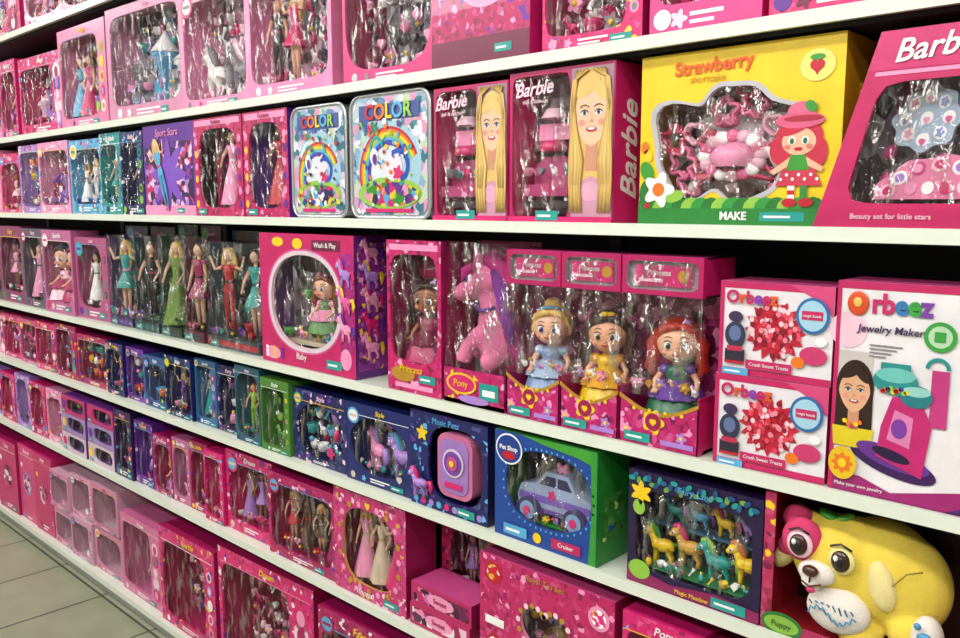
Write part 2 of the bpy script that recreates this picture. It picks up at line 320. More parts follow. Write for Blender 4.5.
def fill(mb,kind,x0,x1,z0,z1,d,rg,pal):
    y=d*.55; H=z1-z0
    if kind=='dolls':
        n=max(1,round((x1-x0)/(H*.36)))
        for i in range(n):
            x=x0+(i+.5)*(x1-x0)/n
            doll(mb,x,y*.8,z0,H*rg.uniform(.82,.94),rg.choice([SKIN,SKIN,SKIN,SKIN2]),rg.choice(HAIRS),rg.choice(pal),rg.choice(['long','short','pants']),rg.uniform(-.1,.5),rg.choice(pal),rg.randrange(3))
        bits(mb,x0,x1,z0,z0+H*.9,d*.78,rg,pal,.045)
        bits(mb,x0,x1,z0,z0+.03,d*.25,rg,pal,.026)
    elif kind=='pony':
        n=max(1,round((x1-x0)/(H*.6)))
        for i in range(n): pony(mb,x0+(i+.55)*(x1-x0)/n,y*.85,z0,min(H*.75,.17),rg.choice(pal),rg.choice(pal),rg.uniform(-.3,.5))
        bits(mb,x0,x1,z0+H*.35,z1,d*.8,rg,pal,.035); bits(mb,x0,x1,z0,z0+.03,d*.25,rg,pal,.026)
    elif kind=='bits': bits(mb,x0,x1,z0,z1,d*.4,rg,pal,.036); bits(mb,x0,x1,z0+.02,z1,d*.75,rg,pal,.046)
    elif kind=='castle': castle(mb,x0,x1,z0,H*.8,y+.01,rg,pal); bits(mb,x0,x1,z0,z0+H*.3,y-.03,rg,pal,.03); bits(mb,x0,x1,z0+H*.3,z1,d*.82,rg,pal,.04)
    elif kind=='baby':
        n=max(1,round((x1-x0)/(H*.6)))
        for i in range(n): bigdoll(mb,x0+(i+.5)*(x1-x0)/n,y,z0+H*.72,H*.2,rg.choice([SKIN,SKIN,SKIN2]),rg.choice(HAIRS),rg.choice(pal),rg.choice(pal),BLU,rg.choice(['bun','bow','x']),.3)
    elif kind=='mix':
        m=x0+(x1-x0)*.5; fill(mb,'dolls',x0,m,z0,z1,d,rg,pal); bits(mb,m,x1,z0,z1,y,rg,pal,.034)
WORDS=['Fairy','Princess','Dream','Magic','Sweet','Party','Beauty','Little','Sparkle','Ballet','Style','Pony','Friends']
def tag(mb,x,z,w=.05,h=.018,y=-.002,mat=None): mb.rect(x,x+w,z,z+h,y,mat or TEAL); mb.rect(x+w*.1,x+w*.7,z+h*.35,z+h*.6,y-.0006,WH)
def generic(name,x0,x1,z,h,front,inner,kind,pal=BR,side=None,d=.1,seed=0,title=True,deco=True,tcol=None,shape='rect',plain=False):
    rg=random.Random(seed*31+int(abs(x0)*1000)); w=(x1-x0)-.008; mb=MB(); h=h*(rg.uniform(.86,1.0) if x0<-2.6 and d<.2 else rg.uniform(.95,1.0))
    side=side or front
    if not plain and id(front) in HEXN: front=PRINTED(HEXN[id(front)],rg.choice(['E8E0E4','F0C0D8','E8C218']),rg.choice(['62269A','58AEDE','740A40']))
    hz=h*rg.uniform(.08,.17); bz=h*rg.uniform(.06,.15); mx=max(.005,w*rg.uniform(.025,.06)); strip=rg.choice([0,0,.12,.2])*w
    cx=(mx+w-mx-strip)/2; a=(w-2*mx-strip)/2; cz=(bz+h-hz)/2; b=(h-hz-bz)/2
    if kind is None: mb.shell(w,h,d,front,side)
    else:
        rf=sup(a,b,rg.choice([4,9,9])) if shape=='rect' else (sup(a,b,2.2) if shape=='oval' else heart(min(a,b)*1.25))
        if shape=='heart': mb.shell(w,h,d,front,side,win=(cx,cz+b*.55,rf),inner=inner)
        else: mb.shell(w,h,d,front,side,win=(cx,cz,rf),inner=inner)
        fill(mb,kind,cx-a*.92,cx+a*.92,bz+.004,h-hz-.006,d,rg,pal)
    if deco:
        c1,c2,c3=rg.choice(pal),rg.choice(pal),rg.choice([YEL,WH,SKY,LPK])
        mb.rect(w*.03,w*.97,h-hz*.98,h-hz*.93,-.001,c3)
        mb.disc(w*(.1+.05*rg.random()),bz*.55,bz*.34,bz*.34,-.0012,c1,14); mb.polar(w*.28,bz*.5,flower(bz*.34),-.0014,c2,30)
        mb.rect(w*.38,w*.38+w*.3,bz*.55,bz*.68,-.001,WH); mb.rect(w*.38,w*.38+w*.22,bz*.3,bz*.42,-.001,WH)
        if rg.random()<.5: tag(mb,w*.7,bz*.2,min(.05,w*.25),bz*.45)
        if kind and rg.random()<.6:
            q=min(w,h)*rg.uniform(.07,.12); mb.disc(q*1.3,h-q*1.4,q,q*.9,-.0016,c2,20); mb.disc(q*1.3,h-q*1.4,q*.75,q*.66,-.0022,c3,18); mb.rect(q*.7,q*1.9,h-q*1.55,h-q*1.25,-.0028,c1)
        if kind and rg.random()<.5: mb.polar(w*rg.uniform(.7,.85),h*rg.uniform(.2,.3),rg.choice([flower,heart])(min(w,h)*.09),-.0026,rg.choice(pal),30)
        if strip: 
            for k in range(5): mb.disc(w-mx*.5-strip*.5,h*(.15+.14*k)+.01,strip*.36,strip*.42,-.0012,rg.choice(pal),14); mb.disc(w-mx*.5-strip*.5,h*(.15+.14*k)+.01,strip*.2,strip*.25,-.002,rg.choice(pal),12)
        if kind is None:
            mb.polar(w*.5,h*.5,flower(min(w,h)*.3,7,.1),-.001,c1,56); mb.disc(w*.5,h*.5,min(w,h)*.22,min(w,h)*.22,-.0016,inner or PINKB,24)
            mb.polar(w*.2,h*.75,heart(min(w,h)*.12),-.0014,c3,30)
    o=mb.obj(name)
    if title: text(o,rg.choice(WORDS),w*.55,h-hz*.5,min(hz*.6,w*.18),tcol or rg.choice([WH,WH,YEL,LPK,PPK]),shear=.25,bold=.01)
    place(o,x0+.004,z+.001,.012+rg.uniform(0,.022),rg.uniform(-.0,.035)); return o

# ------------------------------------------------------------ room & shelving
XL,XR=-7.6,1.2
def simple(name,x0,x1,y0,y1,z0,z1,mat):
    mb=MB(); mb.box(x0,x1,y0,y1,z0,z1,mat); return mb.obj(name)
fm=bpy.data.materials.new('floor_tiles'); fm.use_nodes=True; nt=fm.node_tree; b=nt.nodes['Principled BSDF']; b.inputs['Roughness'].default_value=.3
tc=nt.nodes.new('ShaderNodeTexCoord'); br=nt.nodes.new('ShaderNodeTexBrick'); br.offset=0; br.inputs['Scale'].default_value=1
br.inputs['Brick Width'].default_value=.45; br.inputs['Row Height'].default_value=.45; br.inputs['Mortar Size'].default_value=.006
br.inputs['Color1'].default_value=lin('A6A990'); br.inputs['Color2'].default_value=lin('9CA086'); br.inputs['Mortar'].default_value=lin('565A4C')
ns=nt.nodes.new('ShaderNodeTexNoise'); ns.inputs['Scale'].default_value=6; ns.inputs['Detail'].default_value=6
mx=nt.nodes.new('ShaderNodeMix'); mx.data_type='RGBA'; mx.blend_type='MULTIPLY'; mx.inputs[0].default_value=.35
nt.links.new(tc.outputs['Object'],br.inputs['Vector']); nt.links.new(tc.outputs['Object'],ns.inputs['Vector'])
nt.links.new(br.outputs['Color'],mx.inputs[6]); nt.links.new(ns.outputs['Fac'],mx.inputs[7]); nt.links.new(mx.outputs[2],b.inputs['Base Color'])
simple('floor',-8,1.6,-3.5,.6,-.1,0,fm)
WALLM=P('B8B6AE',.8,0,0); CEILM=P('C8C7C2',.9,0,0)
simple('ceiling',-8,1.6,-3.5,.6,3.2,3.3,CEILM)
simple('wall_back',-8,1.6,.6,.7,0,3.2,WALLM); simple('wall_front',-8,1.6,-3.6,-3.5,0,3.2,WALLM)
simple('wall_left',-8.1,-8,-3.5,.6,0,3.2,WALLM); simple('wall_right',1.6,1.7,-3.5,.6,0,3.2,WALLM)
SHW=P('D6DDD0',.35,0,.2,.04); SHD=P('1C1A1E',.7,0,0)
ZS=[2.44,1.99,1.643,1.207,.92,.585,.085]
root=bpy.data.objects.new('store_shelving',None); S.collection.objects.link(root)
for i,z in enumerate(ZS):
    mb=MB()
    mb.box(XL,XR,.002,.5,z-.012,z-.0005,SHW)
    mb.box(XL,XR,-.006,.004,z-.022,z+.002,SHW)
    mb.box(XL,XR,.03,.48,z-.026,z-.0125,SHD)  # underside coloured near-black to stand for the shade below the shelf
    if i==6: mb.box(XL,XR,.03,.05,0,z-.026,P('9A9C98',.5))
    mb.obj('shelf_board_%d'%(i+1),root)
mb=MB(); mb.box(XL,XR,.5,.52,.001,2.85,SHD)
x=XL+.3
while x<XR: mb.box(x-.02,x+.02,.485,.5,.001,2.85,DGREY); x+=1.0
mb.obj('back_panel',root)

for ix,x in enumerate((-6.4,-4.0,-1.6,.4)):
    for y in (-1.35,-2.75):
        mb=MB(); mb.box(x-.75,x+.75,y-.16,y+.16,3.14,3.199,WH)
        for q in (-.07,.07): mb.tube([(x-.7,y+q,3.12),(x+.7,y+q,3.12)],.014,P('FFFFFF',.5,0,0,0,0,200,6),8)
        fo=mb.obj('ceiling_light')
        ld=bpy.data.lights.new('tube_lamp','AREA'); ld.shape='RECTANGLE'; ld.size=1.5; ld.size_y=.3; ld.energy=29 if y>-2 else 42; ld.color=(1,.975,.93)
        lo=bpy.data.objects.new('tube_lamp',ld); S.collection.objects.link(lo); lo.location=(x,y,3.09); lo.parent=fo
        if y<-2: lo.rotation_euler=(math.radians(35),0,0)
w=bpy.data.worlds.new('store_air'); S.world=w; w.use_nodes=True; w.node_tree.nodes['Background'].inputs[0].default_value=(.8,.85,.9,1); w.node_tree.nodes['Background'].inputs[1].default_value=.3

# ------------------------------------------------------------ generic stock
Z0,Z1,Z2,Z3,Z4,Z5,Z6=ZS
G=generic
for i,(a,b_,h) in enumerate([(-6.4,-5.9,.3),(-5.9,-5.37,.3),(-5.37,-4.8,.32),(-4.8,-4.15,.3),(-4.1,-3.69,.3),(-3.68,-3.21,.28),(-3.2,-2.7,.3),(-2.65,-2.2,.3),(-2.2,-1.7,.3),(-1.6,-1.1,.3),(-1,-.5,.3)]):
    G(['fashion_doll_box','doll_playset_box'][i%2],a,b_,Z0,h,[HOT,LPK,MAG][i%3],PINKB,['dolls','castle'][i%2],PKS,seed=i)
CASTP=[GREY,LPUR,SKY,WH,LPK,TEAL,DGREY]
for i,(a,b_,h,fr,inn,k,pal) in enumerate([(-7.2,-6.6,.38,HOT,PALEB,'dolls',PKS),(-6.6,-5.9,.38,LPK,PINKB,'castle',PKS),(-5.88,-5.12,.38,HOT,PINKB,'castle',PKS),(-5.11,-4.5,.38,LPK,PINKB,'mix',PKS),(-4.49,-4.27,.36,HOT,PINKB,'dolls',PKS),
    (-4.26,-3.79,.385,HOT,PALEB,'castle',PKS),(-3.78,-3.32,.395,P('D87AA4'),MIXB,'mix',BR),(-3.31,-2.74,.41,P('CC86A8'),BUSY(['3A4A4E','6E7E80','9AA8AA','2A3036','C8A0B6'],30),'castle',CASTP),(-2.73,-2.32,.41,P('E488B4'),PALEB,'pony',[WH,LPK,HOT,PPK,GREY]),
    (-2.31,-1.90,.41,P('E480B0'),PALEB,'mix',[HOT,LPK,DGREY,WH,MAG])]):
    G(['doll_playset_box','fashion_doll_box'][k in('dolls','mix')],a,b_,Z1,h,fr,inn,k,pal,seed=20+i,d=.14)
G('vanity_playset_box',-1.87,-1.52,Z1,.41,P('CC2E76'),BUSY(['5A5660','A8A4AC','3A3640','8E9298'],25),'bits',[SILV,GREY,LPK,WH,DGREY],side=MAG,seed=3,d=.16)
mb=MB(); mb.shell(.30,.41,.25,PRINTED('AE105A','E890BC','62269A'),HOT); mb.arc(.17,.22,.07,.10,0,2*pi,-.001,LPK,32); mb.disc(.17,.22,.068,.068,-.001,P('D04288'),28); mb.polar(.17,.24,heart(.06),-.002,PPK,40); mb.rect(0,.3,0,.06,-.001,DMAG); tag(mb,.2,.02)
o=mb.obj('toy_kitchen_box'); text(o,'Dream Kitchen',.15,.35,.035,WH,shear=.2); place(o,-1.50,Z1+.001)
G('doll_playset_box',-1.18,-.93,Z1,.38,HOT,BUSY(['3A3640','8E8A92','D860A0','5A5660'],30),'bits',[LPK,GREY,WH,HOT],side=MAG,seed=5,d=.16)
G('doll_playset_box',-.92,-.69,Z1,.38,P('CC3884'),PINKB,'bits',PKS,side=HOT,seed=6,d=.16)
G('fashion_doll_box',-.68,-.46,Z1,.38,HOT,PINKD,'dolls',PKS,seed=7,d=.12)
G('doll_playset_box',-.45,-.1,Z1,.38,RED,PINKD,'mix',PKS,seed=8,d=.12); G('fashion_doll_box',-.08,.3,Z1,.38,HOT,PINKB,'dolls',PKS,seed=9); G('doll_playset_box',.32,.9,Z1,.38,LPK,PINKB,'castle',PKS,seed=10)
for i,(a,b_,h,fr,inn,k,pal,nm) in enumerate([(-7.2,-6.6,.31,HOT,PINKB,'dolls',PKS,'fashion_doll_box'),(-6.6,-6.1,.31,PUR,PURB,'castle',PKS,'doll_playset_box'),(-6.1,-5.58,.31,LPK,PINKB,'mix',PKS,'fashion_doll_box'),(-5.58,-5.04,.31,HOT,PINKB,'bits',PKS,'craft_set_box'),(-5.04,-4.57,.31,LPK,PALEB,'dolls',PKS,'fashion_doll_box'),
    (-4.57,-4.31,.31,HOT,PALEB,'mix',PKS,'fashion_doll_box'),(-4.31,-4.05,.31,LPUR,PINKB,'bits',BR,'craft_set_box'),(-4.05,-3.71,.31,LPK,PALEB,'castle',PKS,'doll_playset_box'),(-3.71,-3.41,.315,SKY,BLUB,'dolls',[SKY,BLU,TEAL,WH],'fashion_doll_box'),
    (-3.41,-3.21,.315,TEAL,BLUB,'dolls',[TEAL,SKY,DBLU],'fashion_doll_box'),(-3.21,-3.02,.315,DBLU,GRNB,'dolls',[TEAL,LGRN,BLK],'fashion_doll_box')]):
    G(nm,a,b_,Z2,h,fr,inn,k,pal,seed=40+i,d=.1)
mb=MB(); mb.shell(.365,.312,.08,PUR,DPUR); mb.rect(.012,.353,.012,.25,-.0008,PURB)
mb.polar(.18,.14,star(.13,.06,8),-.0014,P('7A4ABC'),96)
T=mb.T; mb.T=Matrix.Translation((.18,-.006,.02))@Matrix.Diagonal((1,.12,1,1))@Matrix.Rotation(-.35,4,'Y'); doll(mb,0,0,0,.27,SKIN,BLOND,SKY,'pants',0,HOT,2); mb.T=T
mb.rect(0,.365,.0,.035,-.0012,LPK); tag(mb,.24,.008)
o=mb.obj('gymnast_doll_box'); text(o,'Sport Stars',.18,.282,.036,LPK,shear=.2); place(o,-3.01,Z2+.001)
for i,(a,b_) in enumerate([(-2.645,-2.345),(-2.34,-2.10)]):
    w_=b_-a-.004; mb=MB(); mb.shell(w_,.312,.1,PRINTED('B41658','E890BC','740A40'),PUR if i else HOT,win=(w_/2,.152,sup(w_/2-.03,.125,4)),inner=BUSY(['1A0A14','3A0A20','0E0A10','640A3A'],30))
    doll(mb,w_/2+.01,.05,.03,.255,SKIN2 if i else SKIN,DBRN,RED if i else LPK,'long',.3,WH,1); bits(mb,.04,w_-.04,.03,.1,.08,random.Random(i),[RED,DMAG,LPK],.04)
    mb.rect(.01,w_-.01,.288,.306,-.001,LPK); tag(mb,.02,.006)
    for k in range(6): mb.disc(.016,.04+.04*k,.009,.012,-.001,[YEL,LPK][k%2],12); mb.disc(w_-.016,.04+.04*k,.009,.012,-.001,[PUR,LPK][k%2],12)
    o=mb.obj('fashion_doll_box'); text(o,'Fashion',w_/2,.297,.02,MAG); place(o,a,Z2+.001)
def rrect(w,h,r,n=6):
    p=[]
    for cx,cz,a in ((w-r,r,-pi/2),(w-r,h-r,0),(r,h-r,pi/2),(r,r,pi)):
        for i in range(n+1): t=a+pi/2*i/n; p.append((cx+r*math.cos(t),cz+r*math.sin(t)))
    return p
RB=[RED,ORG,YEL,LGRN,SKY,BLU,PUR]
TINB=BUSY(['A8B8C4','7AA0B8','D4D4DC','5A7CA8','C4B4CC','B4C4A4','CC8CAC','2A6A7A'],44)
for i,(a,w_,h) in enumerate([(-2.085,.25,.300),(-1.815,.305,.308)]):
    mb=MB(); out=rrect(w_,h,.035); mb.extr(out,0,.09,SILV)
    pts=[(p[0],0,p[1]) for p in out]; mb.tube(pts+[pts[0]],.0045,SILV,6,False)
    inn=[(w_/2+(p[0]-w_/2)*.93,h/2+(p[1]-h/2)*.95) for p in out]; mb.flat(inn,-.0012,TINB)
    mb.disc(w_*.5,h*.42,w_*.40,h*.36,-.0018,P('98C0D2'),32); mb.disc(w_*.42,h*.48,w_*.27,h*.24,-.0021,P('CCD8DE'),32)
    for k,c in enumerate(RB): mb.arc(w_*.50,h*.36,w_*(.36-.022*k),w_*(.382-.022*k),.4,pi*1.15,-.0026,c,28)
    mb.disc(w_*.5,h*.2,w_*.4,h*.13,-.0032,LGRN,28); mb.disc(w_*.52,h*.19,w_*.34,h*.10,-.0038,MIXB,28); mb.disc(w_*.56,h*.42,w_*.11,h*.12,-.0036,P('DCD4E0'),24)
    mb.arc(w_*.62,h*.42,w_*.1,w_*.14,-1.5,2.2,-.004,BLU,16); mb.arc(w_*.35,h*.58,w_*.06,w_*.09,0,5,-.004,TEAL,16)
    mb.polar(w_*.62,h*.36,flower(w_*.07),-.0042,HOT,30); mb.disc(w_*.32,h*.5,w_*.05,h*.07,-.0042,WH,20); mb.disc(w_*.33,h*.48,w_*.03,h*.045,-.0048,PUR,20)
    rg=random.Random(i+4)
    for k in range(60): mb.disc(w_*rg.uniform(.12,.88),h*rg.uniform(.08,.78),w_*rg.uniform(.012,.03),h*rg.uniform(.008,.025),-.0052-.00003*k,rg.choice(RB+[WH,TEAL,DBLU]),10,rg.uniform(0,3))
    mb.rect(w_*.2,w_*.8,h*.045,h*.075,-.0044,HOT); mb.rect(w_*.12,w_*.88,h*.79,h*.92,-.0022,P('3A4A8A'))
    o=mb.obj('toy_tin'); text(o,'COLOR',w_*.5,h*.855,w_*.17,[RED,ORG,YEL,SKY,LGRN],y=-.005,bold=.03); text(o,'fun',w_*.3,h*.74,w_*.12,[BLU,HOT,GRN],y=-.008,bold=.03); place(o,a,Z2+.005,.015)
def portrait(mb,cx,cz,s,hair,skin,y=-.0015,smile=True,body=None,hw=9,back=True):
    e=.0006; H=min(.62*s,hw)
    if back:
        mb.disc(cx,cz+.1*s,H,.85*s,y,hair,28); mb.flat([(cx-H*.97,cz),(cx-min(.72*s,hw),cz-1.5*s),(cx-.3*s,cz-1.6*s),(cx+.3*s,cz-1.6*s),(cx+min(.72*s,hw),cz-1.5*s),(cx+H*.97,cz)],y-e*.5,hair)
    if body: mb.flat([(cx-min(.85*s,hw),cz-1.7*s),(cx-.6*s,cz-1.1*s),(cx+.6*s,cz-1.1*s),(cx+min(.85*s,hw),cz-1.7*s)],y-e*.8,body)
    mb.rect(cx-.16*s,cx+.16*s,cz-1.15*s,cz-.5*s,y-e,P('C48C6E')); mb.polar(cx,cz-.02*s,lambda t:s*(.45*.62/math.sqrt((.62*math.cos(t))**2+(.45*math.sin(t))**2))*(1-.10*max(0,-math.sin(t))*abs(math.cos(t))*2),y-2*e,skin,36)
    mb.disc(cx-.12*s,cz+.58*s,.36*s,.15*s,y-3*e,hair,20,.5); mb.disc(cx+.22*s,cz+.5*s,.28*s,.13*s,y-3.2*e,hair,20,-.8)
    for q in (-1,1):
        mb.disc(cx+q*.18*s,cz+.05*s,.095*s,.05*s,y-3.4*e,WH,14); mb.disc(cx+q*.18*s,cz+.05*s,.046*s,.048*s,y-4*e,P('3A5F90'),12); mb.disc(cx+q*.18*s,cz+.05*s,.022*s,.024*s,y-4.6*e,BLK,10)
        mb.arc(cx+q*.18*s,cz+.0*s,.095*s,.12*s,.5,pi-.5,y-4.2*e,DBRN,10); mb.arc(cx+q*.18*s,cz+.06*s,.14*s,.16*s,.7,pi-.7,y-4.2*e,BRN,10)
        mb.disc(cx+q*.25*s,cz-.15*s,.09*s,.07*s,y-3*e,P('DC9084'),14)
    mb.disc(cx,cz-.12*s,.055*s,.03*s,y-3.2*e,P('CC9072'),12); mb.rect(cx-.012*s,cx+.012*s,cz-.1*s,cz+.05*s,y-3.1*e,P('D8A286'))
    mb.disc(cx,cz-.29*s,.14*s,.055*s,y-3.6*e,P('B42E4A'),18); 
    if smile: mb.disc(cx,cz-.275*s,.095*s,.025*s,y-4.2*e,WH,14)
SCR=dict(shear=.35,bold=.015)
BL=[P('D8B468'),P('CEA85C'),P('E0C078'),P('C49E54')]
for i,(a,w_,h,d) in enumerate([(-1.495,.235,.305,.08),(-1.255,.275,.315,.095)]):
    mb=MB(); ww=w_*.60; pw=(w_-ww)/2-.004; pc=ww+.003+pw
    mb.shell(w_,h,d,P('AE105A'),HOT,win=(ww/2+.004,h*.5,sup(ww/2-.004,h*.47,14)),inner=BUSY(['5E565C','7C7278','4A4248','8A7C84'],18))
    mb.rect(ww+.003,w_-.003,.006,h-.006,-.001,P('9A7A88')); portrait(mb,pc+.002,h*.68,.096 if i else .082,BL[0],P('E6B898'),-.0016,hw=pw-.001)
    mb.flat([(ww+.006,.012),(w_-.004,.012),(w_-.004,h*.24),(pc,h*.30),(ww+.010,h*.24)],-.0023,P('C890A8')); mb.disc(pc,h*.2,pw*.5,.02,-.003,P('D8A0B8'),18)
    for k in range(7):   # long wavy locks on both sides of the face
        for sd in (-1,1):
            x0=pc+sd*(pw*.97-.0012*k); f2=(k/6)*pw*.55
            T=mb.T; mb.T=Matrix.Translation((0,-.005,0))@Matrix.Diagonal((1,.12,1,1))
            mb.tube([(pc+sd*(.004+.005*k),0,h*.965),(x0-sd*.006,0,h*.90),(x0,0,h*.74),(x0-sd*.002-sd*f2*.25,0,h*.56),(x0-sd*f2*.75,0,h*.40),(x0-sd*f2*.55,0,h*.24),(x0-sd*f2*.8,0,.02)],[.002,.003,.0028,.004,.005,.005,.0015],BL[(k*3+i)%4],6); mb.T=T
    mb.rect(0,w_,0,.012,-.0066,HOT)
    y=d*.55; mb.box(.015,ww-.01,y-.02,d-.01,.03,.045,P('3A3238')); cx=ww*.5
    mb.extr([(cx-.055,.06),(cx+.055,.06),(cx+.055,.115),(cx+.03,.14),(cx-.03,.14),(cx-.055,.115)],y,y+.02,P('BC4A80')); mb.box(cx-.06,cx+.06,y-.03,y+.01,.055,.08,P('B03670'))
    for q in (-1,1): mb.tube([(cx+q*.05,y-.02,.045),(cx+q*.05,y-.02,.058)],.005,WH,6)
    mb.extr([(cx-.045,.175),(cx+.045,.175),(cx+.04,.21),(cx-.04,.21)],y,y+.015,LPK); mb.lathe(cx,y,[(.03,.15),(.035,.155),(.03,.17),(.004,.175)],HOT,14)
    mb.tube([(cx,y,.21),(cx,y,.235)],.004,WH,6); mb.lathe(cx,y,[(.03,.22),(.018,.24)],PPK,14)
    bits(mb,.015,ww-.01,.05,.14,y-.02,random.Random(3+i),[HOT,LPK,WH,TEAL,GREY],.025); bits(mb,.015,ww-.01,.14,.23,y+.01,random.Random(5+i),[MAG,LPK,GREY,GREY,DGREY,TEAL],.025)
    tag(mb,.08,.004,.06,.02,-.0072)
    o=mb.obj('fashion_doll_box')
    text(o,'Barbie',ww*.42,h*.88,.040,PPK,y=-.004,rot=.05,**SCR); text(o,'doll & sofa set',ww*.45,h*.80,.012,PPK,y=-.004)
    if i: text(o,'Barbie',d*.55,h*.45,.076,WH,side=w_,rot=pi/2,**SCR)
    place(o,a,Z2+.001,.012)
# yellow strawberry playset
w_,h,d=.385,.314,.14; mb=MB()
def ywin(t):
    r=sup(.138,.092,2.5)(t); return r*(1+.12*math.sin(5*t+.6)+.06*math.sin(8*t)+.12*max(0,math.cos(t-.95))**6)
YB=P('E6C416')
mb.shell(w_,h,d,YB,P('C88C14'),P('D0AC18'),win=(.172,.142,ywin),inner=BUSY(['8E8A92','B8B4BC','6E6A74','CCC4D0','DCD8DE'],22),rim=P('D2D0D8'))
for k in range(56):
    t=2*pi*k/56; t2=2*pi*(k+1)/56
    p=[(.172+ywin(t)*q*math.cos(t),.142+ywin(t)*q*math.sin(t)) for q in (1.0,1.08)]; p2=[(.172+ywin(t2)*q*math.cos(t2),.142+ywin(t2)*q*math.sin(t2)) for q in (1.0,1.08)]
    mb.flat([p[0],p[1],p2[1],p2[0]],-.0012,P('B4B2BA'))
mb.flat([(0,0),(w_,0),(w_,.045)]+[(w_*(1-k/16),.038+.008*math.sin(k*2.1)) for k in range(1,16)]+[(0,.045)],-.0016,P('288432'))
for k in range(18): mb.disc(w_*(k+.5)/18.5,.028,.016*(k not in(0,17))+.006,.022,-.0018-.00003*k,[P('2A903A'),P('1F7028'),LGRN][k%3],12)
mb.rect(0,w_,0,.03,-.0026,P('227C30'))
y=.03
def cutter(cx,cz,rf,mat,r=.004,n=30): 
    p=[(cx+rf(2*pi*k/n)*math.cos(2*pi*k/n),y,cz+rf(2*pi*k/n)*math.sin(2*pi*k/n)) for k in range(n+1)]; mb.tube(p,r,mat,6,False)
    p=[(a,y+.015,c) for a,b,c in p]; mb.tube(p,r,mat,6,False)
CP=P('D46490'); 
# big white star tray behind the cutters
mb.extr([(.18+star(.115,.075,7)(a)*math.cos(a),.145+star(.085,.058,7)(a)*math.sin(a)) for a in [2*pi*t/84 for t in range(84)]],.06,.075,P('DAD4DC'))
for cx,cz,rf,m_ in ((.075,.115,flower(.03),CP),(.10,.18,heart(.038),P('DCA0B6')),(.055,.16,star(.03,.015),P('C42A54')),(.16,.205,star(.03,.014),CP),(.255,.185,heart(.034),P('DCA0B6')),(.125,.105,flower(.024),P('A81C38')),(.215,.215,flower(.026),CP),(.09,.075,star(.026,.013),CP),(.25,.12,flower(.03),P('CC3864')),(.2,.25,heart(.03),P('BC284A')),(.13,.15,star(.024,.012),P('D83864')),(.285,.15,flower(.024),P('DCA0B6'))): cutter(cx,cz,rf,m_)
for q in range(16):
    a=2*pi*q/16; mb.ell(.18+.055*math.cos(a),y-.004,.125+.036*math.sin(a),.015,.008,.012,[P('DCAABE'),CP,WH][q%3],10,7)
mb.lathe(.18,y+.004,[(.035,.105),(.045,.125),(.03,.145),(.005,.15)],P('D88AAC'),16,.05); mb.tube([(.11,y,.085),(.17,y-.004,.1),(.26,y,.08)],[.007,.007,.004],P('C02C54'),8)
mb.tube([(.2,y,.16),(.25,y,.13),(.27,y,.09)],[.005,.008,.004],WH,8)
for q in range(12): mb.ell(.09+.016*q,y+.02,.07+.03*(q%5),.012,.01,.014,[WH,CP,P('DCAABE')][q%3],8,6)
T=mb.T; mb.T=Matrix.Translation((.318,0,.035))@Matrix.Diagonal((.95,1,.74,1))@Matrix.Translation((-.318,0,-.04))
RH=P('BE2440'); e=-.003
mb.disc(.315,.195,.043,.045,e,RH,28); mb.disc(.285,.165,.024,.034,e-.0003,RH,20); mb.disc(.345,.16,.022,.038,e-.0003,RH,20)
mb.disc(.315,.185,.031,.031,e-.001,SKIN,26); mb.disc(.305,.214,.03,.012,e-.0016,RH,18,.4); 
for q in (-1,1): mb.disc(.315+q*.012,.187,.007,.010,e-.002,WH,12); mb.disc(.315+q*.012,.186,.004,.007,e-.0026,P('2E6A3C'),10); mb.disc(.315+q*.02,.173,.006,.005,e-.002,P('DC7068'),10)
mb.disc(.315,.168,.008,.004,e-.002,RED,12); mb.disc(.315,.232,.045,.018,e-.0018,P('D05880'),22); mb.disc(.318,.25,.026,.024,e-.0016,P('DA668C'),22); mb.disc(.322,.236,.036,.007,e-.0026,P('A81C38'),16); mb.disc(.335,.262,.010,.014,e-.0026,GRN,12,.5)
mb.flat([(.297,.155),(.333,.155),(.36,.085),(.275,.085)],e-.0012,P('C4304C')); mb.flat([(.302,.155),(.328,.155),(.336,.12),(.294,.12)],e-.0018,P('35902E')); mb.rect(.298,.311,.05,.09,e-.001,WH);mb.rect(.321,.334,.05,.09,e-.001,P('2E803A')); mb.rect(.298,.311,.065,.075,e-.0016,RED)
mb.disc(.302,.047,.014,.010,e-.0016,RED,14); mb.disc(.332,.047,.014,.010,e-.0016,RED,14)
mb.flat([(.3,.15),(.265,.12),(.27,.11),(.305,.135)],e-.0015,SKIN); mb.flat([(.33,.15),(.362,.125),(.357,.115),(.325,.135)],e-.0015,SKIN)
for q in range(7): mb.disc(.285+.011*q,.1+.01*(q%2),.003,.004,e-.0022,WH,8)
mb.T=T
mb.polar(.045,.065,flower(.035,5,.2),-.0035,WH,50); mb.disc(.045,.065,.013,.013,-.0042,ORG,18); mb.disc(.018,.1,.014,.02,-.0028,GRN,14,.5); mb.disc(.078,.052,.022,.011,-.003,LGRN,14,.2); mb.disc(.02,.055,.018,.03,-.003,P('1F7028'),14); mb.disc(.02,.035,.006,.006,-.0036,RED,10)
mb.disc(.012,.145,.008,.012,-.003,ORG,12); mb.disc(.02,.13,.008,.012,-.003,YEL,12,.5)
mb.disc(.34,.265,.030,.026,-.002,P('EAD670'),24); mb.polar(.34,.27,heart(.022),-.0028,RED,36); mb.disc(.34,.278,.013,.005,-.0034,GRN,12)
tag(mb,.25,.008,.08,.016,-.0032)
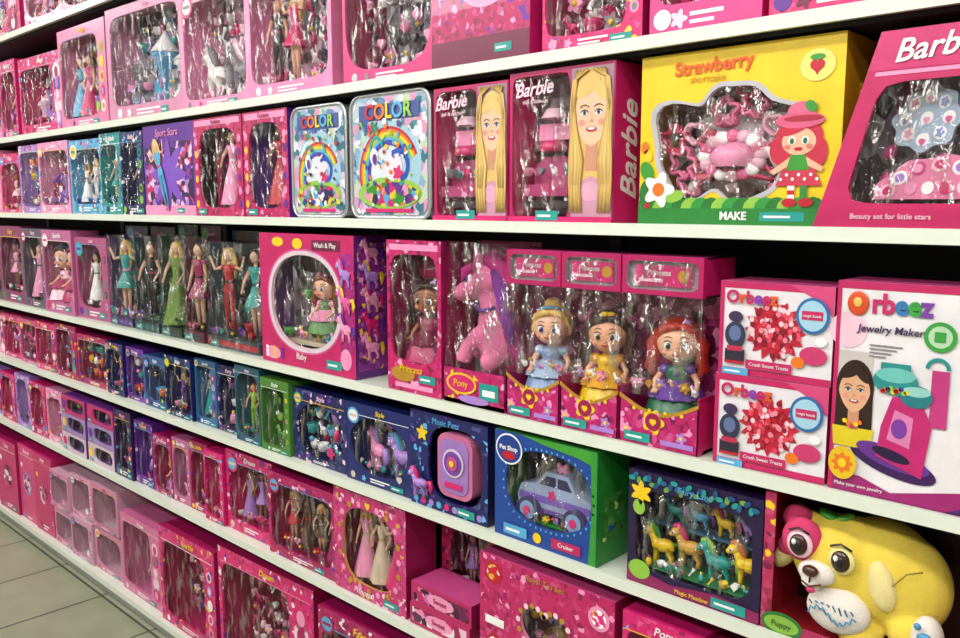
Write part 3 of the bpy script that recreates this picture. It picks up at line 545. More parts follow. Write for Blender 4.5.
o=mb.obj('cookie_cutter_playset_box'); text(o,'Strawberry',.15,.285,.034,P('DC5A14'),rot=.03,bold=.03,y=-.0025); text(o,'shortcake',.14,.263,.018,P('D49A14'),y=-.0025); text(o,'MAKE',.20,.016,.020,WH,y=-.004,bold=.03); text(o,'Sweet Treats',.07,.16,.03,YEL,side=w_,rot=pi/2)
place(o,-.932,Z2+.001,.03)
# trapezoid pink vanity set
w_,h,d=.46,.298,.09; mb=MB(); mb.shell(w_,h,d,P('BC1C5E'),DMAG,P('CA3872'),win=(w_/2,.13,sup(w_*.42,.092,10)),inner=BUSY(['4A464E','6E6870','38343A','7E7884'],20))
mb.rect(0,w_,0,.030,-.001,P('B6185A')); mb.rect(.02,w_-.02,.232,.238,-.001,LPK); mb.rect(.0,w_,.24,h,-.0008,P('C42C6C'))
y=.04
mb.extr([(.13+flower(.066,8,.07)(a)*math.cos(a),.168+flower(.052,8,.07)(a)*math.sin(a)) for a in [2*pi*t/64 for t in range(64)]],y,y+.012,P('9CAEC4'))
for k in range(9):
    a=2*pi*k/8; r=.040 if k<8 else 0
    mb.disc(.13+r*math.cos(a),.168+r*.8*math.sin(a),.012,.010,y-.0012,WH,16); mb.polar(.13+r*math.cos(a),.168+r*.8*math.sin(a),[heart(.011),flower(.009)][k%2],y-.0024,[P('D05C94'),P('8090C8'),P('DC98B8')][k%3],24)
fan=[(.17+.10*math.cos(a)*(1+.04*math.cos(9*a)),.045+.065*math.sin(a)*(1+.04*math.cos(9*a))) for a in [pi*t/40 for t in range(41)]]
mb.extr(fan,y-.01,y+.01,P('DA7CA2'))
for k in range(7):
    a=pi*(k+.5)/7; mb.disc(.17+.078*math.cos(a),.047+.05*math.sin(a),.013,.011,y-.0112,[P('E8B8CC'),P('C4447C'),WH][k%3],16); mb.disc(.17+.078*math.cos(a),.047+.05*math.sin(a),.008,.007,y-.0122,[HOT,LPK,LPUR][k%3],14)
for k in range(4): mb.disc(.13+.027*k,.062,.010,.010,y-.0116,[LPK,WH,HOT,PPK][k],14)
rg=random.Random(5)
for k in range(26): mb.ell(rg.uniform(.06,.4),y+.02,rg.uniform(.05,.2),.012,.01,.012,rg.choice([P('D084A8'),P('B44476'),GREY,WH,P('9CAEC4')]),10,7)
bottle(mb,.24,y,.12,.05,P('CC568A'),WH); bottle(mb,.28,y,.12,.05,P('DA98B8'),HOT); mb.extr([(.33+heart(.07)(a)*math.cos(a),.19+heart(.07)(a)*math.sin(a)) for a in [2*pi*t/40 for t in range(40)]],y,y+.01,P('C4447C'))
tag(mb,.24,.008,.06,.02,-.003,YEL)
o=mb.obj('vanity_set_box',taper=(w_,h,.40)); 
text(o,'Barbie',.172,.268,.047,WH,y=-.003,rot=.06,**SCR); text(o,'Beauty set for little stars',.12,.018,.012,PPK,y=-.003); text(o,'3+',.36,.05,.016,WH,y=-.003)
place(o,-.575,Z2+.001,-.002,.0)
G('fashion_doll_box',-.10,.2,Z2,.31,HOT,PINKB,'dolls',PKS,seed=61); G('doll_playset_box',.2,.75,Z2,.31,LPK,PINKB,'castle',PKS,seed=62)

DK=[HOT,TEAL,DGREY,PUR,LPK,GREY,GRN,DMAG,WH]
for i,(a,b_,h,fr,inn,k,pal,nm) in enumerate([(-7.3,-6.8,.37,HOT,PINKD,'dolls',BR,'fashion_doll_box'),(-6.8,-6.2,.37,DPUR,DARKB,'dolls',BR,'fashion_doll_box'),(-6.2,-5.7,.37,MAG,DARKB,'mix',BR,'fashion_doll_box'),(-5.7,-5.15,.37,DPUR,DARKB,'dolls',BR,'fashion_doll_box'),(-5.15,-4.67,.38,P('5A5058'),DARKB,'mix',DK,'fashion_doll_box'),
    (-4.67,-4.36,.38,P('8A3462'),DARKB,'dolls',DK,'fashion_doll_box'),(-4.36,-4.07,.38,P('5A5060'),DARKB,'mix',DK,'fashion_doll_box'),(-4.07,-3.74,.38,P('B86090'),PINKD,'baby',PKS,'baby_doll_box'),(-3.74,-3.43,.38,P('A84E7C'),PINKD,'dolls',DK,'fashion_doll_box')]):
    G(nm,a,b_,Z3,h,fr,inn,k,pal,seed=80+i,d=.12)
def blister(name,x0,x1,z,h,back,pal,n,seed,d=.1,skins=(SKIN,),kinds=('pants','short','long'),card=DMAG):
    rg=random.Random(seed); w_=x1-x0-.01; mb=MB(); mb.box(0,w_,d,d+.004,0,h,back)
    prof=[(0,d),(.0,d*.35),(.012,d*.12),(w_*.25,0.0),(w_*.75,0.0),(w_-.012,d*.12),(w_,d*.35),(w_,d)]
    zz=[0.002,h*.92]
    vs=[(a,b2,q) for q in zz for a,b2 in prof]; k=len(prof); mb.add(vs,[(j,j+1,k+j+1,k+j) for j in range(k-1)],DOME,True); mb.add(vs[k:],[tuple(range(k))],DOME); 
    mb.box(0.002,w_-.002,0.02,d,0.0,.035,card); mb.rect(.01,w_-.01,.008,.026,.018,rg.choice(pal))
    mb.box(0.0,.006,d*.3,d,.0,h*.9,card); 
    for j in range(n):
        doll(mb,w_*(j+.5)/n,d*.5,.037,h*.80,rg.choice(skins),rg.choice([BRN,DBRN,BLOND,RHAIR]),rg.choice(pal),rg.choice(kinds),rg.uniform(0,.5),rg.choice(pal),rg.randrange(3))
    bits(mb,.01,w_-.01,.04,h*.85,d*.8,rg,pal+[BLK],.042); bits(mb,.01,w_-.01,.035,.09,d*.3,rg,pal,.03)
    mb.rect(w_*.02,w_*.98,h*.86,h*.99,d-.002,card); mb.disc(w_*.25,h*.93,w_*.15,.02,d-.003,rg.choice(pal),16)
    tag(mb,w_*.1,.004,.05,.02,.0165)
    o=mb.obj(name); text(o,rg.choice(WORDS),w_*.55,h*.93,.02,LPK,y=d-.005,shear=.2); place(o,x0,z+.001,.014); return o
PD=[P('1A5A58'),DGREY,P('1F5A2A'),PUR,MAG,DBRN,DMAG,TEAL]
blister('doll_blister_pack',-3.42,-3.21,Z3,.39,DARKB,[TEAL,PUR,SKY,LPK],1,1,card=P('3A2458')); blister('doll_blister_pack',-3.20,-2.99,Z3,.39,DARKB,PD,1,2,card=P('17383C'))
blister('doll_blister_pack',-2.98,-2.82,Z3,.40,GRNB,[P('1F5A2A'),DGREY,TEAL,P('6A8A2A')],1,3,kinds=('long',),card=P('163A1E')); blister('doll_blister_pack',-2.81,-2.66,Z3,.40,DARKB,[BLK,GRN,MAG],1,4,card=P('5A1A34'))
blister('doll_blister_pack',-2.65,-2.31,Z3,.385,BUSY(['3A4A50','222C30','5A6A70','323238','6A3A5A'],25),[TEAL,DGREY,BRN,PUR,RED],2,5,d=.13,card=P('34404A'))
w_,h,d=.46,.39,.12; mb=MB(); mb.shell(w_,h,d,P('BC1860'),P('5E2478'),HOT,win=(.225,.195,sup(.165,.135,2.3)),inner=BUSY(['7A7078','A898A4','5A6A5A','90808A'],25),rim=PPK)
for k in range(48):
    f_=sup(.165,.135,2.3); t=2*pi*k/48; t2=2*pi*(k+1)/48
    for q0,q1,m_ in ((1.0,1.09,P('D2C2CC')),(1.09,1.13,P('CC5690'))):
        mb.flat([(.225+f_(t)*q0*math.cos(t),.195+f_(t)*q0*math.sin(t)),(.225+f_(t)*q1*math.cos(t),.195+f_(t)*q1*math.sin(t)),(.225+f_(t2)*q1*math.cos(t2),.195+f_(t2)*q1*math.sin(t2)),(.225+f_(t2)*q0*math.cos(t2),.195+f_(t2)*q0*math.sin(t2))],-.0014,m_)
bigdoll(mb,.25,.06,.235,.036,SKIN,P('7A4020'),P('4C8A3E'),LPK,BLU,'x',.2); bits(mb,.08,.37,.075,.14,.04,random.Random(2),[GRN,LPK,SKY,YEL,WH,BRN],.03); bits(mb,.08,.38,.13,.3,.085,random.Random(9),[GRN,TEAL,LPK,WH,GREY,BRN],.035)
mb.box(.08,.37,.03,.11,.062,.075,P('C0B29A'))
mb.disc(.10,.365,.03,.014,-.0012,YEL,20); mb.disc(.2,.362,.025,.016,-.0012,YEL,20); mb.rect(.27,.4,.345,.375,-.0012,DMAG)
mb.disc(.06,.03,.04,.02,-.0012,LPK,20); tag(mb,.33,.015,.07,.025,-.002); mb.disc(.42,.05,.025,.03,-.0016,LPK,20)
mb.rect(.395,.455,.07,.34,-.0008,PRINTED('A01A72','F09CC4','62269A'))
for k in range(9): mb.disc(.03+.04*(k%3),.02+.012*(k//3),.008,.006,-.002,[WH,YEL,PUR][k%3],10)
T=mb.T; mb.T=Matrix.Translation((w_+.0008,0,0)); mb.add([(0,.01,.02),(0,.11,.02),(0,.11,.37),(0,.01,.37)],[(0,1,2,3)],PRINTED('842A88','F09CC4','E8C218')); mb.T=T
for k in range(5): 
    T=mb.T; mb.T=Matrix.Translation((w_+.004,.06,.05+.065*k))@Matrix.Rotation(pi/2,4,'Z')@Matrix.Diagonal((1,.12,1,1)); pony(mb,0,0,0,.075,[LPK,HOT,P('D88AAC'),LPUR][k%4],[YEL,PUR,HOT][k%3]); mb.T=T
for k in range(3):
    T=mb.T; mb.T=Matrix.Translation((.425,-.004,.10+.075*k))@Matrix.Diagonal((1,.1,1,1)); pony(mb,0,0,0,.075,[LPK,P('D45898'),LPUR][k],[PUR,YEL,HOT][k]); mb.T=T
o=mb.obj('washing_machine_playset_box'); text(o,'Wash & Play',.335,.36,.02,WH); text(o,'Baby',.21,.033,.026,WH); place(o,-2.27,Z3+.001)
w_,h,d=.20,.385,.12; mb=MB(); mb.shell(w_,h,d,PRINTED('B81860','F09CC4','740A40'),P('901650'),win=(w_/2,.215,sup(w_/2-.012,.135,6)),inner=P('320A1C'))
bigdoll(mb,w_/2,.06,.235,.043,SKIN2,DBRN,P('A4185A'),DMAG,BRN,'x',.3); mb.ell(w_/2,.09,.31,.08,.02,.04,MAG,12,8); bits(mb,.02,w_-.02,.1,.33,.1,random.Random(7),[DMAG,MAG,DBRN,PUR],.04)
mb.rect(.01,w_-.01,.36,.375,-.001,LPK); mb.disc(.06,.045,.045,.02,-.0012,GOLD,20); mb.rect(.03,.17,.01,.022,-.0012,LPK); tag(mb,.12,.03,.06,.02,-.002)
o=mb.obj('singing_doll_box'); text(o,'Princess',w_*.45,.06,.026,YEL,y=-.004,shear=.3); place(o,-1.675,Z3+.001)
w_,h,d=.195,.385,.13; mb=MB(); mb.box(0,w_,d,d+.003,0,h,P('A83A78')); mb.box(0,w_,0,d,0,.01,HOT)
mb.box(0,w_,0,.002,.0,.085,PRINTED('B41862','F09CC4','E8C218'))
vs=[(0,0,0),(w_,0,0),(w_,d,0),(0,d,0),(0,.02,h),(w_,.02,h),(w_,d,h),(0,d,h)]; mb.add(vs,[(0,1,5,4),(1,2,6,5),(3,0,4,7),(4,5,6,7)],FILM)
mb.disc(.06,.05,.05,.026,-.002,YEL,24); mb.disc(.06,.05,.044,.021,-.0026,HOT,24); mb.rect(.12,.18,.02,.06,-.002,TEAL); mb.rect(.13,.17,.03,.045,-.0026,WH)
mb.disc(.1,.015,.05,.01,-.0024,LPUR,20)
plush_pack=mb.obj('plush_pony_package'); text(plush_pack,'Pony',.06,.05,.024,YEL,y=-.004); place(plush_pack,-1.465,Z3+.001,.012)
PLP=P('D07098',.9,0,0,.15,.6,350); PLM=P('9C1A68',.8,0,0,.15,.6,200)
def soft(mb,name,parent,vox=.0045,it=6):
    o=mb.obj(name,parent); r=o.modifiers.new('r','REMESH'); r.mode='VOXEL'; r.voxel_size=vox; r.use_smooth_shade=True
    s_=o.modifiers.new('s','SMOOTH'); s_.iterations=it; return o
mb=MB()
mb.ell(.110,.07,.15,.06,.045,.062,PLP,16,12); mb.ell(.105,.07,.195,.045,.04,.045,PLP,16,12)
mb.tube([(.11,.07,.19),(.10,.068,.24),(.092,.065,.275)],[.042,.034,.032],PLP,12)
mb.ell(.088,.06,.295,.045,.040,.04,PLP,18,12); mb.tube([(.08,.055,.29),(.045,.045,.272),(.025,.04,.262)],[.034,.028,.022],PLP,12); mb.ell(.022,.038,.262,.02,.024,.02,PLP,12,8)
for q in (-1,1):
    mb.tube([(.09+q*.008,.06+q*.022,.325),(.095+q*.012,.06+q*.028,.352),(.098+q*.012,.06+q*.03,.37)],[.012,.013,.004],PLP,8)
    mb.tube([(.085,.07+q*.03,.17),(.06,.05+q*.03,.135),(.05,.045+q*.03,.1)],[.022,.018,.02],PLP,10)
    mb.tube([(.14,.07+q*.03,.13),(.13,.055+q*.034,.105),(.12,.05+q*.034,.098)],[.03,.025,.022],PLP,10)
body=soft(mb,'pony_body',plush_pack)
mb=MB()
mb.tube([(.07,.055,.335),(.1,.06,.345),(.135,.068,.325),(.145,.07,.28),(.15,.07,.23),(.16,.065,.17),(.155,.06,.12)],[.014,.024,.03,.03,.028,.022,.008],PLM,12)
mb.tube([(.125,.05,.32),(.15,.045,.27),(.165,.05,.2),(.175,.05,.15)],[.016,.02,.018,.006],P('7A2E90',.8),10); mb.tube([(.075,.035,.33),(.055,.02,.315),(.048,.018,.29)],[.014,.014,.005],PLM,8)
mb.tube([(.15,.07,.13),(.17,.07,.16),(.175,.065,.12),(.175,.06,.095)],[.014,.016,.016,.006],PLM,10)
mb.ell(.062,.022,.302,.010,.006,.014,WH,12,8); mb.ell(.059,.018,.302,.007,.005,.011,PUR,10,7); mb.ell(.057,.014,.301,.003,.003,.006,BLK,8,6); mb.tube([(.05,.022,.316),(.06,.014,.322),(.073,.018,.318)],.0018,BLK,6)
mb.ell(.018,.018,.266,.003,.003,.003,MAG,6,5); mb.tube([(.03,.015,.252),(.02,.016,.250)],.0015,MAG,5)
mb.tube([(.07,.03,.24),(.1,.025,.225),(.135,.035,.235)],.005,P('5A2280'),8)
mb.obj('pony_mane_and_face',plush_pack)
for i,(a,w_,skin,hair,dr,dr2,eye,st) in enumerate([(-1.262,.152,SKIN,BLOND,P('7692BC'),P('9EB6D0'),BLU,'bun'),(-1.107,.148,P('DCA07A'),P('2E160E'),P('DCB416'),P('D49A1A'),BRN,'bow'),(-.955,.178,SKIN,P('A8240F'),P('1E6446'),P('5C368E'),P('2E6A7C'),'clip')]):
    h,d=.375,.125; mb=MB()
    mb.box(0,w_,d-.004,d,0,h,BUSY(['801A52','B04480','5A0A36','C8749E','94245E'],45)); mb.box(0,.003,0,d,.0,.11,P('9C1456')); mb.box(w_-.003,w_,0,d,0,.11,HOT); mb.box(0,w_,.02,d,0,.006,MAG)
    mb.flat([(0,0),(w_,0),(w_,.10)]+[(w_*(1-k/12),.10-.03*math.sin(pi*k/12)) for k in range(1,12)]+[(0,.10)],0,PRINTED('B21862','E890BC','740A40'))
    mb.flat([(0,.10),(0,.09)]+[(w_*k/12,.092-.03*math.sin(pi*k/12)) for k in range(1,12)]+[(w_,.092),(w_,.10)]+[(w_*(1-k/12),.10-.03*math.sin(pi*k/12)) for k in range(1,12)],-.001,GOLD)
    mb.polar(w_*.45,.05,flower(.026,5,.15),-.0014,YEL,40); mb.disc(w_*.45,.05,.018,.018,-.002,P('961248'),20); mb.polar(w_*.45,.054,heart(.014),-.0026,YEL,30)
    for q in (.1,.8): mb.polar(w_*q,.028,flower(.013,5,.2),-.0016,[LPK,LPUR][q>.5],30); mb.disc(w_*q,.028,.004,.004,-.0022,YEL,10)
    for q in range(8): mb.disc(w_*(.1+.1*q),.066+.006*(q%2),.004,.004,-.0018,[LPK,YEL][q%2],8)
    tag(mb,w_*.08,.006,.06,.018,-.003); mb.rect(w_*.55,w_*.95,.008,.018,-.002,LPUR)
    mb.frame(0,w_,h-.075,h,w_/2,h-.037,sup(w_/2-.010,.028,7),-.0005,P('AC145A'),film=FILM,rim=SILV); mb.rect(.004,w_-.004,h-.07,h-.005,.010,P('8C7682'))
    mb.box(0,w_,0.012,d,h-.003,h,P('BE3A7C')); mb.box(0,w_,.012,d,h-.075,h-.072,P('AC145A')); mb.box(w_-.003,w_,.0,d,h-.075,h,HOT); mb.box(0,.003,0,d,h-.075,h,HOT)
    mb.rect(w_*.15,w_*.85,h-.058,h-.018,.006,P('BC1C68')); mb.rect(w_*.2,w_*.5,h-.05,h-.044,.005,PPK); mb.disc(w_*.75,h-.037,.012,.012,.005,GOLD,14)
    vs=[(0,0,.1),(w_,0,.1),(w_,0,h-.075),(0,0,h-.075),(w_,d,.1),(w_,d,h-.075),(0,d,.1),(0,d,h-.075)]; mb.add(vs,[(0,1,2,3),(1,4,5,2),(0,6,7,3)],FILM)
    bigdoll(mb,w_/2+.002,.065,.203,.0415,skin,hair,dr,dr2,eye,st,.42)
    bits(mb,.012,w_-.012,.105,.13,.03,random.Random(i),[LPK,LPUR,GOLD,WH],.022)
    o=mb.obj('princess_doll_box'); text(o,'Princess',w_*.45,h-.032,.016,WH,y=.004,shear=.2); place(o,a,Z3+.001)
for k in range(2):
    w_,h,d=.206,.168,.11; mb=MB(); mb.shell(w_,h,d,P('DEDAE0'),P('AE1E62'),P('C44884'))
    mb.rect(0,w_,h-.012,h,-.001,P('BA1E5E')); mb.rect(0,w_,0,.012,-.001,P('BA1E5E')); mb.rect(0,.008,0,h,-.0012,P('BA1E5E')); mb.flat([(.13,h),(w_,h),(w_,h-.05),(.17,h-.02)],-.0014,P('CC4278'))
    rg=random.Random(k); cx,cz=.105,.085
    mb.polar(cx,cz,star(.056,.040,16),-.0016,P('B61A34'),128)
    for q in range(110):
        a=rg.uniform(0,2*pi); r=.046*math.sqrt(rg.random()); mb.disc(cx+r*math.cos(a),cz+r*math.sin(a),.0045,.0052,-.0022-q*.00002,rg.choice([P('DC445C'),P('C8243E'),P('E48294'),P('AE0E2A'),P('ECC4CC'),P('820A20')]),8)
    mb.rect(.014,.052,.024,.046,-.0045,P('2A2436')); mb.disc(.033,.072,.020,.024,-.0047,P('2E3048'),20); mb.disc(.033,.075,.012,.014,-.0053,P('5A6C98'),16); mb.rect(.018,.048,.043,.052,-.0053,P('B42A4A')); mb.disc(.033,.105,.014,.010,-.0047,P('3A2A50'),16); mb.rect(.014,.052,.02,.025,-.0053,RED)
    mb.disc(.172,.118,.029,.031,-.0048,P('2464A0'),26); mb.disc(.172,.118,.024,.026,-.0054,P('9CC6DA'),26); mb.rect(.154,.19,.111,.126,-.006,P('BA1E5E')); mb.disc(.176,.05,.024,.016,-.0047,P('C0346A'),18); mb.disc(.15,.036,.012,.01,-.0052,ORG,14); mb.disc(.188,.075,.01,.008,-.0052,WH,12)
    mb.rect(.055,.14,.014,.03,-.0047,P('BA1E5E')); tag(mb,.01,.0,.05,.012,-.005,SKY)
    o=mb.obj('bead_craft_kit_box'); text(o,'Orbeez',.062,h-.028,.031,[P('BA1E5E'),P('D4501C'),P('BA1E5E'),P('8238A0')],y=-.0055,bold=.04); text(o,'Crush Sweet Treats',.098,.022,.009,WH,y=-.0055)
    text(o,'magic beads',.172,.118,.0065,WH,y=-.007)
    place(o,-.745+.002*k,Z3+.001+k*(h+.001),.012+.004*k,.01*(1-2*k))
w_,h,d=.36,.35,.11; mb=MB(); mb.shell(w_,h,d,P('E0DCE0'),P('AA1C5E'),P('C44884'))
mb.rect(0,w_,h-.012,h,-.001,P('BA1E5E')); mb.rect(0,.007,0,h,-.0012,P('BA1E5E')); mb.disc(.02,.27,.03,.03,-.0011,P('E4BED0'),20)
mb.flat([(0.0,0),(w_,0),(w_,.13),(.30,.10),(.2,.035),(.1,.012),(.05,.03),(.0,.03)],-.001,P('961F6A')); mb.flat([(.18,0),(w_,0),(w_,.08),(.28,.045)],-.0015,P('461862'))
mb.rect(.008,.062,.075,.236,-.0012,P('C2BAB8')); portrait(mb,.036,.17,.055,P('2A150E'),P('DAA682'),-.0018,body=P('D4C01E'),hw=.030)
for k in range(5): mb.disc(.024+.006*k,.112+.004*abs(k-2),.004,.004,-.006,[YEL,ORG,P('C4304C')][k%3],8)
mb.disc(.024,.048,.023,.028,-.006,P('DCB61C'),24); mb.polar(.024,.048,flower(.018,8,.15),-.0066,ORG,48); mb.disc(.024,.048,.007,.008,-.0072,YEL,14)
mb.disc(.10,.062,.068,.022,-.002,P('361452'),32,-.25); mb.disc(.10,.070,.058,.017,-.003,P('642E8C'),32,-.25); mb.disc(.098,.075,.03,.009,-.0036,P('22103A'),24,-.25)
mb.flat([(.075,.07),(.145,.045),(.155,.13),(.135,.175),(.095,.17),(.08,.12)],-.0034,P('BA206A')); mb.flat([(.09,.1),(.125,.09),(.128,.14),(.1,.15)],-.004,P('D078A8')); mb.disc(.108,.12,.012,.016,-.0046,P('743498'),18)
mb.disc(.098,.195,.034,.022,-.0044,P('228886'),28); mb.disc(.098,.205,.030,.012,-.005,P('68BAB2'),26); mb.rect(.075,.12,.212,.224,-.0044,P('228886')); mb.disc(.13,.175,.024,.018,-.0048,P('1F747E'),24); mb.disc(.13,.183,.021,.008,-.0054,P('8AC6BE'),24)
for k in range(10): mb.disc(.08+.004*k,.178+.002*(k%4),.004,.004,-.0056,[RED,ORG,BLU,LGRN,YEL][k%5],8)
mb.arc(.158,.272,.017,.0235,0,2*pi,-.003,P('34983E'),28); mb.disc(.158,.272,.017,.017,-.003,P('B2D2B0'),24); mb.rect(.15,.166,.264,.28,-.0036,P('34983E'))
mb.arc(.158,.222,.012,.018,0,pi,-.003,P('228886'),18); mb.rect(.15,.175,.13,.22,-.0026,P('BA347A'))
mb.rect(.2,.34,.1,.24,-.0016,MIXB); mb.disc(.27,.28,.05,.03,-.0018,P('DCC020'),24)
for k in range(4): mb.rect(.055,.055+.05-.008*k,.248-.006*k,.2505-.006*k,-.002,GREY)
o=mb.obj('jewelry_maker_kit_box'); text(o,'rbeez',.100,.315,.044,[P('BE2464'),P('BE2464'),P('2A72AA'),P('34983E'),P('743A9C')],y=-.003,bold=.04,sx=.9)
mb=MB(); mb.ell(.034,-.003,.315,.017,.002,.020,P('D0481C'),20,10); mb.ell(.034,-.0055,.317,.007,.001,.008,P('E4B65C'),14,8); mb.obj('logo_bead',o)
text(o,'Jewelry Maker',.085,.275,.017,P('3A2A50'),y=-.003,shear=.15,bold=.015); text(o,'Make your own jewelry',.05,.012,.008,WH,y=-.003)
place(o,-.532,Z3+.001,.012)
G('craft_set_box',-.155,.2,Z3,.34,LPK,PINKB,'bits',BR,seed=71); G('baby_doll_box',.2,.6,Z3,.36,HOT,PINKB,'baby',PKS,seed=72); G('fashion_doll_box',.6,1.0,Z3,.36,HOT,PINKB,'dolls',PKS,seed=73)

for i,(a,b_,h,fr,inn,k,pal,nm) in enumerate([(-7.2,-6.5,.22,HOT,PINKB,'pony',PKS,'pony_playset_box'),(-6.5,-5.9,.22,LPK,PINKD,'bits',PKS,'craft_set_box'),(-5.9,-5.3,.22,HOT,PINKB,'pony',PKS,'pony_playset_box'),(-5.3,-4.73,.22,LPK,PINKB,'bits',PKS,'craft_set_box'),
    (-4.73,-4.48,.24,HOT,PINKB,'bits',PKS,'craft_set_box'),(-4.48,-4.24,.23,P('C85688'),PINKD,'pony',PKS,'pony_playset_box'),(-4.24,-4.0,.23,HOT,PINKB,'mix',PKS,'fashion_doll_box'),(-4.0,-3.77,.24,MAG,PINKD,'bits',BR,'craft_set_box'),(-3.77,-3.46,.235,MAG,DARKB,'bits',BR,'pet_figure_box'),
    (-3.46,-3.3,.215,DBLU,BLUB,'dolls',BR,'mini_doll_box'),(-3.3,-3.14,.215,PUR,BLUB,'bits',BR,'pet_figure_box'),(-3.14,-2.95,.225,P('34528C'),DARKB,'bits',BR,'pet_figure_box'),(-2.95,-2.75,.235,DBLU,PURB,'mix',BR,'mini_doll_box'),(-2.75,-2.6,.25,P('2C6594'),MIXB,'dolls',BR,'mini_doll_box'),(-2.6,-2.45,.23,DBLU,PURB,'bits',BR,'pet_figure_box'),
    (-2.45,-2.3,.25,P('28586A'),GRNB,'mix',BR,'mini_doll_box'),(-2.3,-2.14,.24,P('487E30'),GRNB,'bits',[GRN,LGRN,YEL,HOT,WH],'pet_figure_box'),(-2.14,-1.875,.225,DBLU,BLUB,'bits',[SKY,LPUR,WH,TEAL,HOT],'pet_figure_box'),(-1.87,-1.595,.225,P('162264'),BLUB,'pony',[TEAL,SKY,LPK,BEIGE,LPUR],'pet_figure_box')]):
    G(nm,a,b_,Z4,h,fr,inn,k,pal,seed=100+i,d=.1,shape='oval' if i in(17,18) else 'rect')
w_,h,d=.27,.245,.12; mb=MB(); mb.shell(w_,h,d,PRINTED('161C5C','58AEDE','62269A'),P('201454'),win=(.16,.125,sup(.095,.095,3)),inner=P('2A1648'),film=None)
mb.extr([(.10+p[0],.045+p[1]) for p in rrect(.12,.16,.03)],.0,.05,P('C06892')); mb.extr([(.112+p[0],.058+p[1]) for p in rrect(.096,.134,.025)],-.003,.001,P('9672B8'))
for r_,m_,yy in ((.036,P('D4C4D8'),-.006),(.03,P('743A9C'),-.008),(.018,P('B84C82'),-.010),(.008,YEL,-.012)): mb.disc(.16,.135,r_,r_,yy,m_,28)
mb.rect(.13,.19,.07,.085,-.006,HOT); pony(mb,.05,-.012,.03,.07,LPUR,HOT,.2); mb.polar(.045,.19,star(.022,.010),-.002,YEL,40)
for k in range(9): mb.disc(.02+.028*k,.015,.009,.009,-.0012,[SKY,HOT,LPUR][k%3],12)
tag(mb,.17,.006,.06,.02,-.003); o=mb.obj('toy_music_player_box'); text(o,'Music Pets',.13,.228,.022,SKY,y=-.003); place(o,-1.59,Z4+.001)
w_,h,d=.29,.25,.12; mb=MB(); BB=P('164292'); mb.shell(w_,h,d,BB,P('26862E'),P('42982E'),win=(.155,.135,sup(.12,.085,2.4)),inner=BUSY(['1E1028','2E1C38','120A1A','3E2A50'],20),rim=P('0C2660'))
mb.flat([(.08,h),(w_,h),(w_,h-.035),(.24,h-.022),(.15,h-.012)],-.0018,P('3C962E')); mb.flat([(w_,0),(w_,h),(w_-.018,h),(w_-.012,h*.5),(w_-.02,0)],-.0020,P('30902E'))
for k in range(40): t=2*pi*k/40; f_=sup(.127,.091,2.4); mb.disc(.155+f_(t)*math.cos(t),.135+f_(t)*math.sin(t),.003,.003,-.002,SKY,8)
mb.disc(.045,.21,.040,.036,-.0024,WH,30); mb.disc(.045,.21,.036,.032,-.003,P('123A8A'),30); mb.disc(.045,.195,.02,.01,-.0036,RED,20)
y=.055
mb.extr([(.055,.075),(.25,.075),(.262,.095),(.255,.125),(.215,.135),(.195,.168),(.13,.168),(.105,.138),(.06,.128),(.048,.1)],y-.03,y+.03,P('94A2C4',.25))
mb.extr([(.115,.138),(.135,.160),(.16,.160),(.16,.138)],y-.0315,y-.03,P('2A2A50')); mb.extr([(.166,.138),(.166,.160),(.19,.160),(.205,.138)],y-.0315,y-.03,P('2A2A50'))
mb.rect(.055,.255,.095,.112,y-.0312,P('7254AC')); mb.polar(.15,.118,flower(.013),y-.0320,HOT,30); mb.box(.045,.268,y-.032,y+.032,.073,.083,P('5A3A90'))
for cx in (.09,.22):
    for r_,yy,m_ in ((.03,y-.044,P('3A2A60')),(.021,y-.046,P('789EC2')),(.010,y-.048,HOT)):
        mb.extr([(cx+r_*math.cos(2*pi*k/24),.075+r_*math.sin(2*pi*k/24)) for k in range(24)],yy,y-.02,m_)
mb.ell(.16,y,.165,.018,.016,.018,LPK,12,8); mb.ell(.15,y-.006,.182,.006,.005,.008,LPK,8,6); mb.ell(.17,y-.006,.182,.006,.005,.008,LPK,8,6); mb.ell(.154,y-.016,.168,.003,.002,.003,BLK,6,5); mb.ell(.166,y-.016,.168,.003,.002,.003,BLK,6,5)
bits(mb,.05,.27,.05,.07,.02,random.Random(3),[HOT,LPUR,TEAL,YEL],.02)
mb.box(.03,.28,.02,.11,.046,.05,P('26862E')); mb.rect(.17,.25,.012,.034,-.0024,P('BA1E5E')); tag(mb,.03,.01,.07,.024,-.003,SKY); mb.disc(.13,.022,.012,.012,-.003,YEL,16)
T=mb.T; mb.T=Matrix.Translation((w_+.0015,.0,0)); mb.add([(0,.02,.05),(0,.1,.05),(0,.1,.15),(0,.02,.15)],[(0,1,2,3)],PRINTED('3A8634','BFE27A','1C48B4')); mb.T=T
o=mb.obj('toy_car_playset_box'); text(o,'Pet Shop',.045,.212,.015,WH,y=-.0042,bold=.02); text(o,'Cruiser',.21,.023,.014,WH,y=-.003); place(o,-1.29,Z4+.001,.005)
w_,h,d=.285,.235,.10; mb=MB(); mb.shell(w_,h,d,P('1E0E3C'),P('30164E'),P('221040'),win=(.142,.115,sup(.125,.085,5)),inner=DARKB)
for k in range(4): pony(mb,.055+.062*k,.05,.035+.012*(k%2),.08,[YEL,P('CC9E3C'),TEAL,YEL][k],[GRN,HOT,LGRN,ORG][k],.3)
for k in range(4): pony(mb,.07+.055*k,.07,.12,.055,[TEAL,SKY,YEL,LPUR][k],[BLU,PUR,HOT,GRN][k],.3)
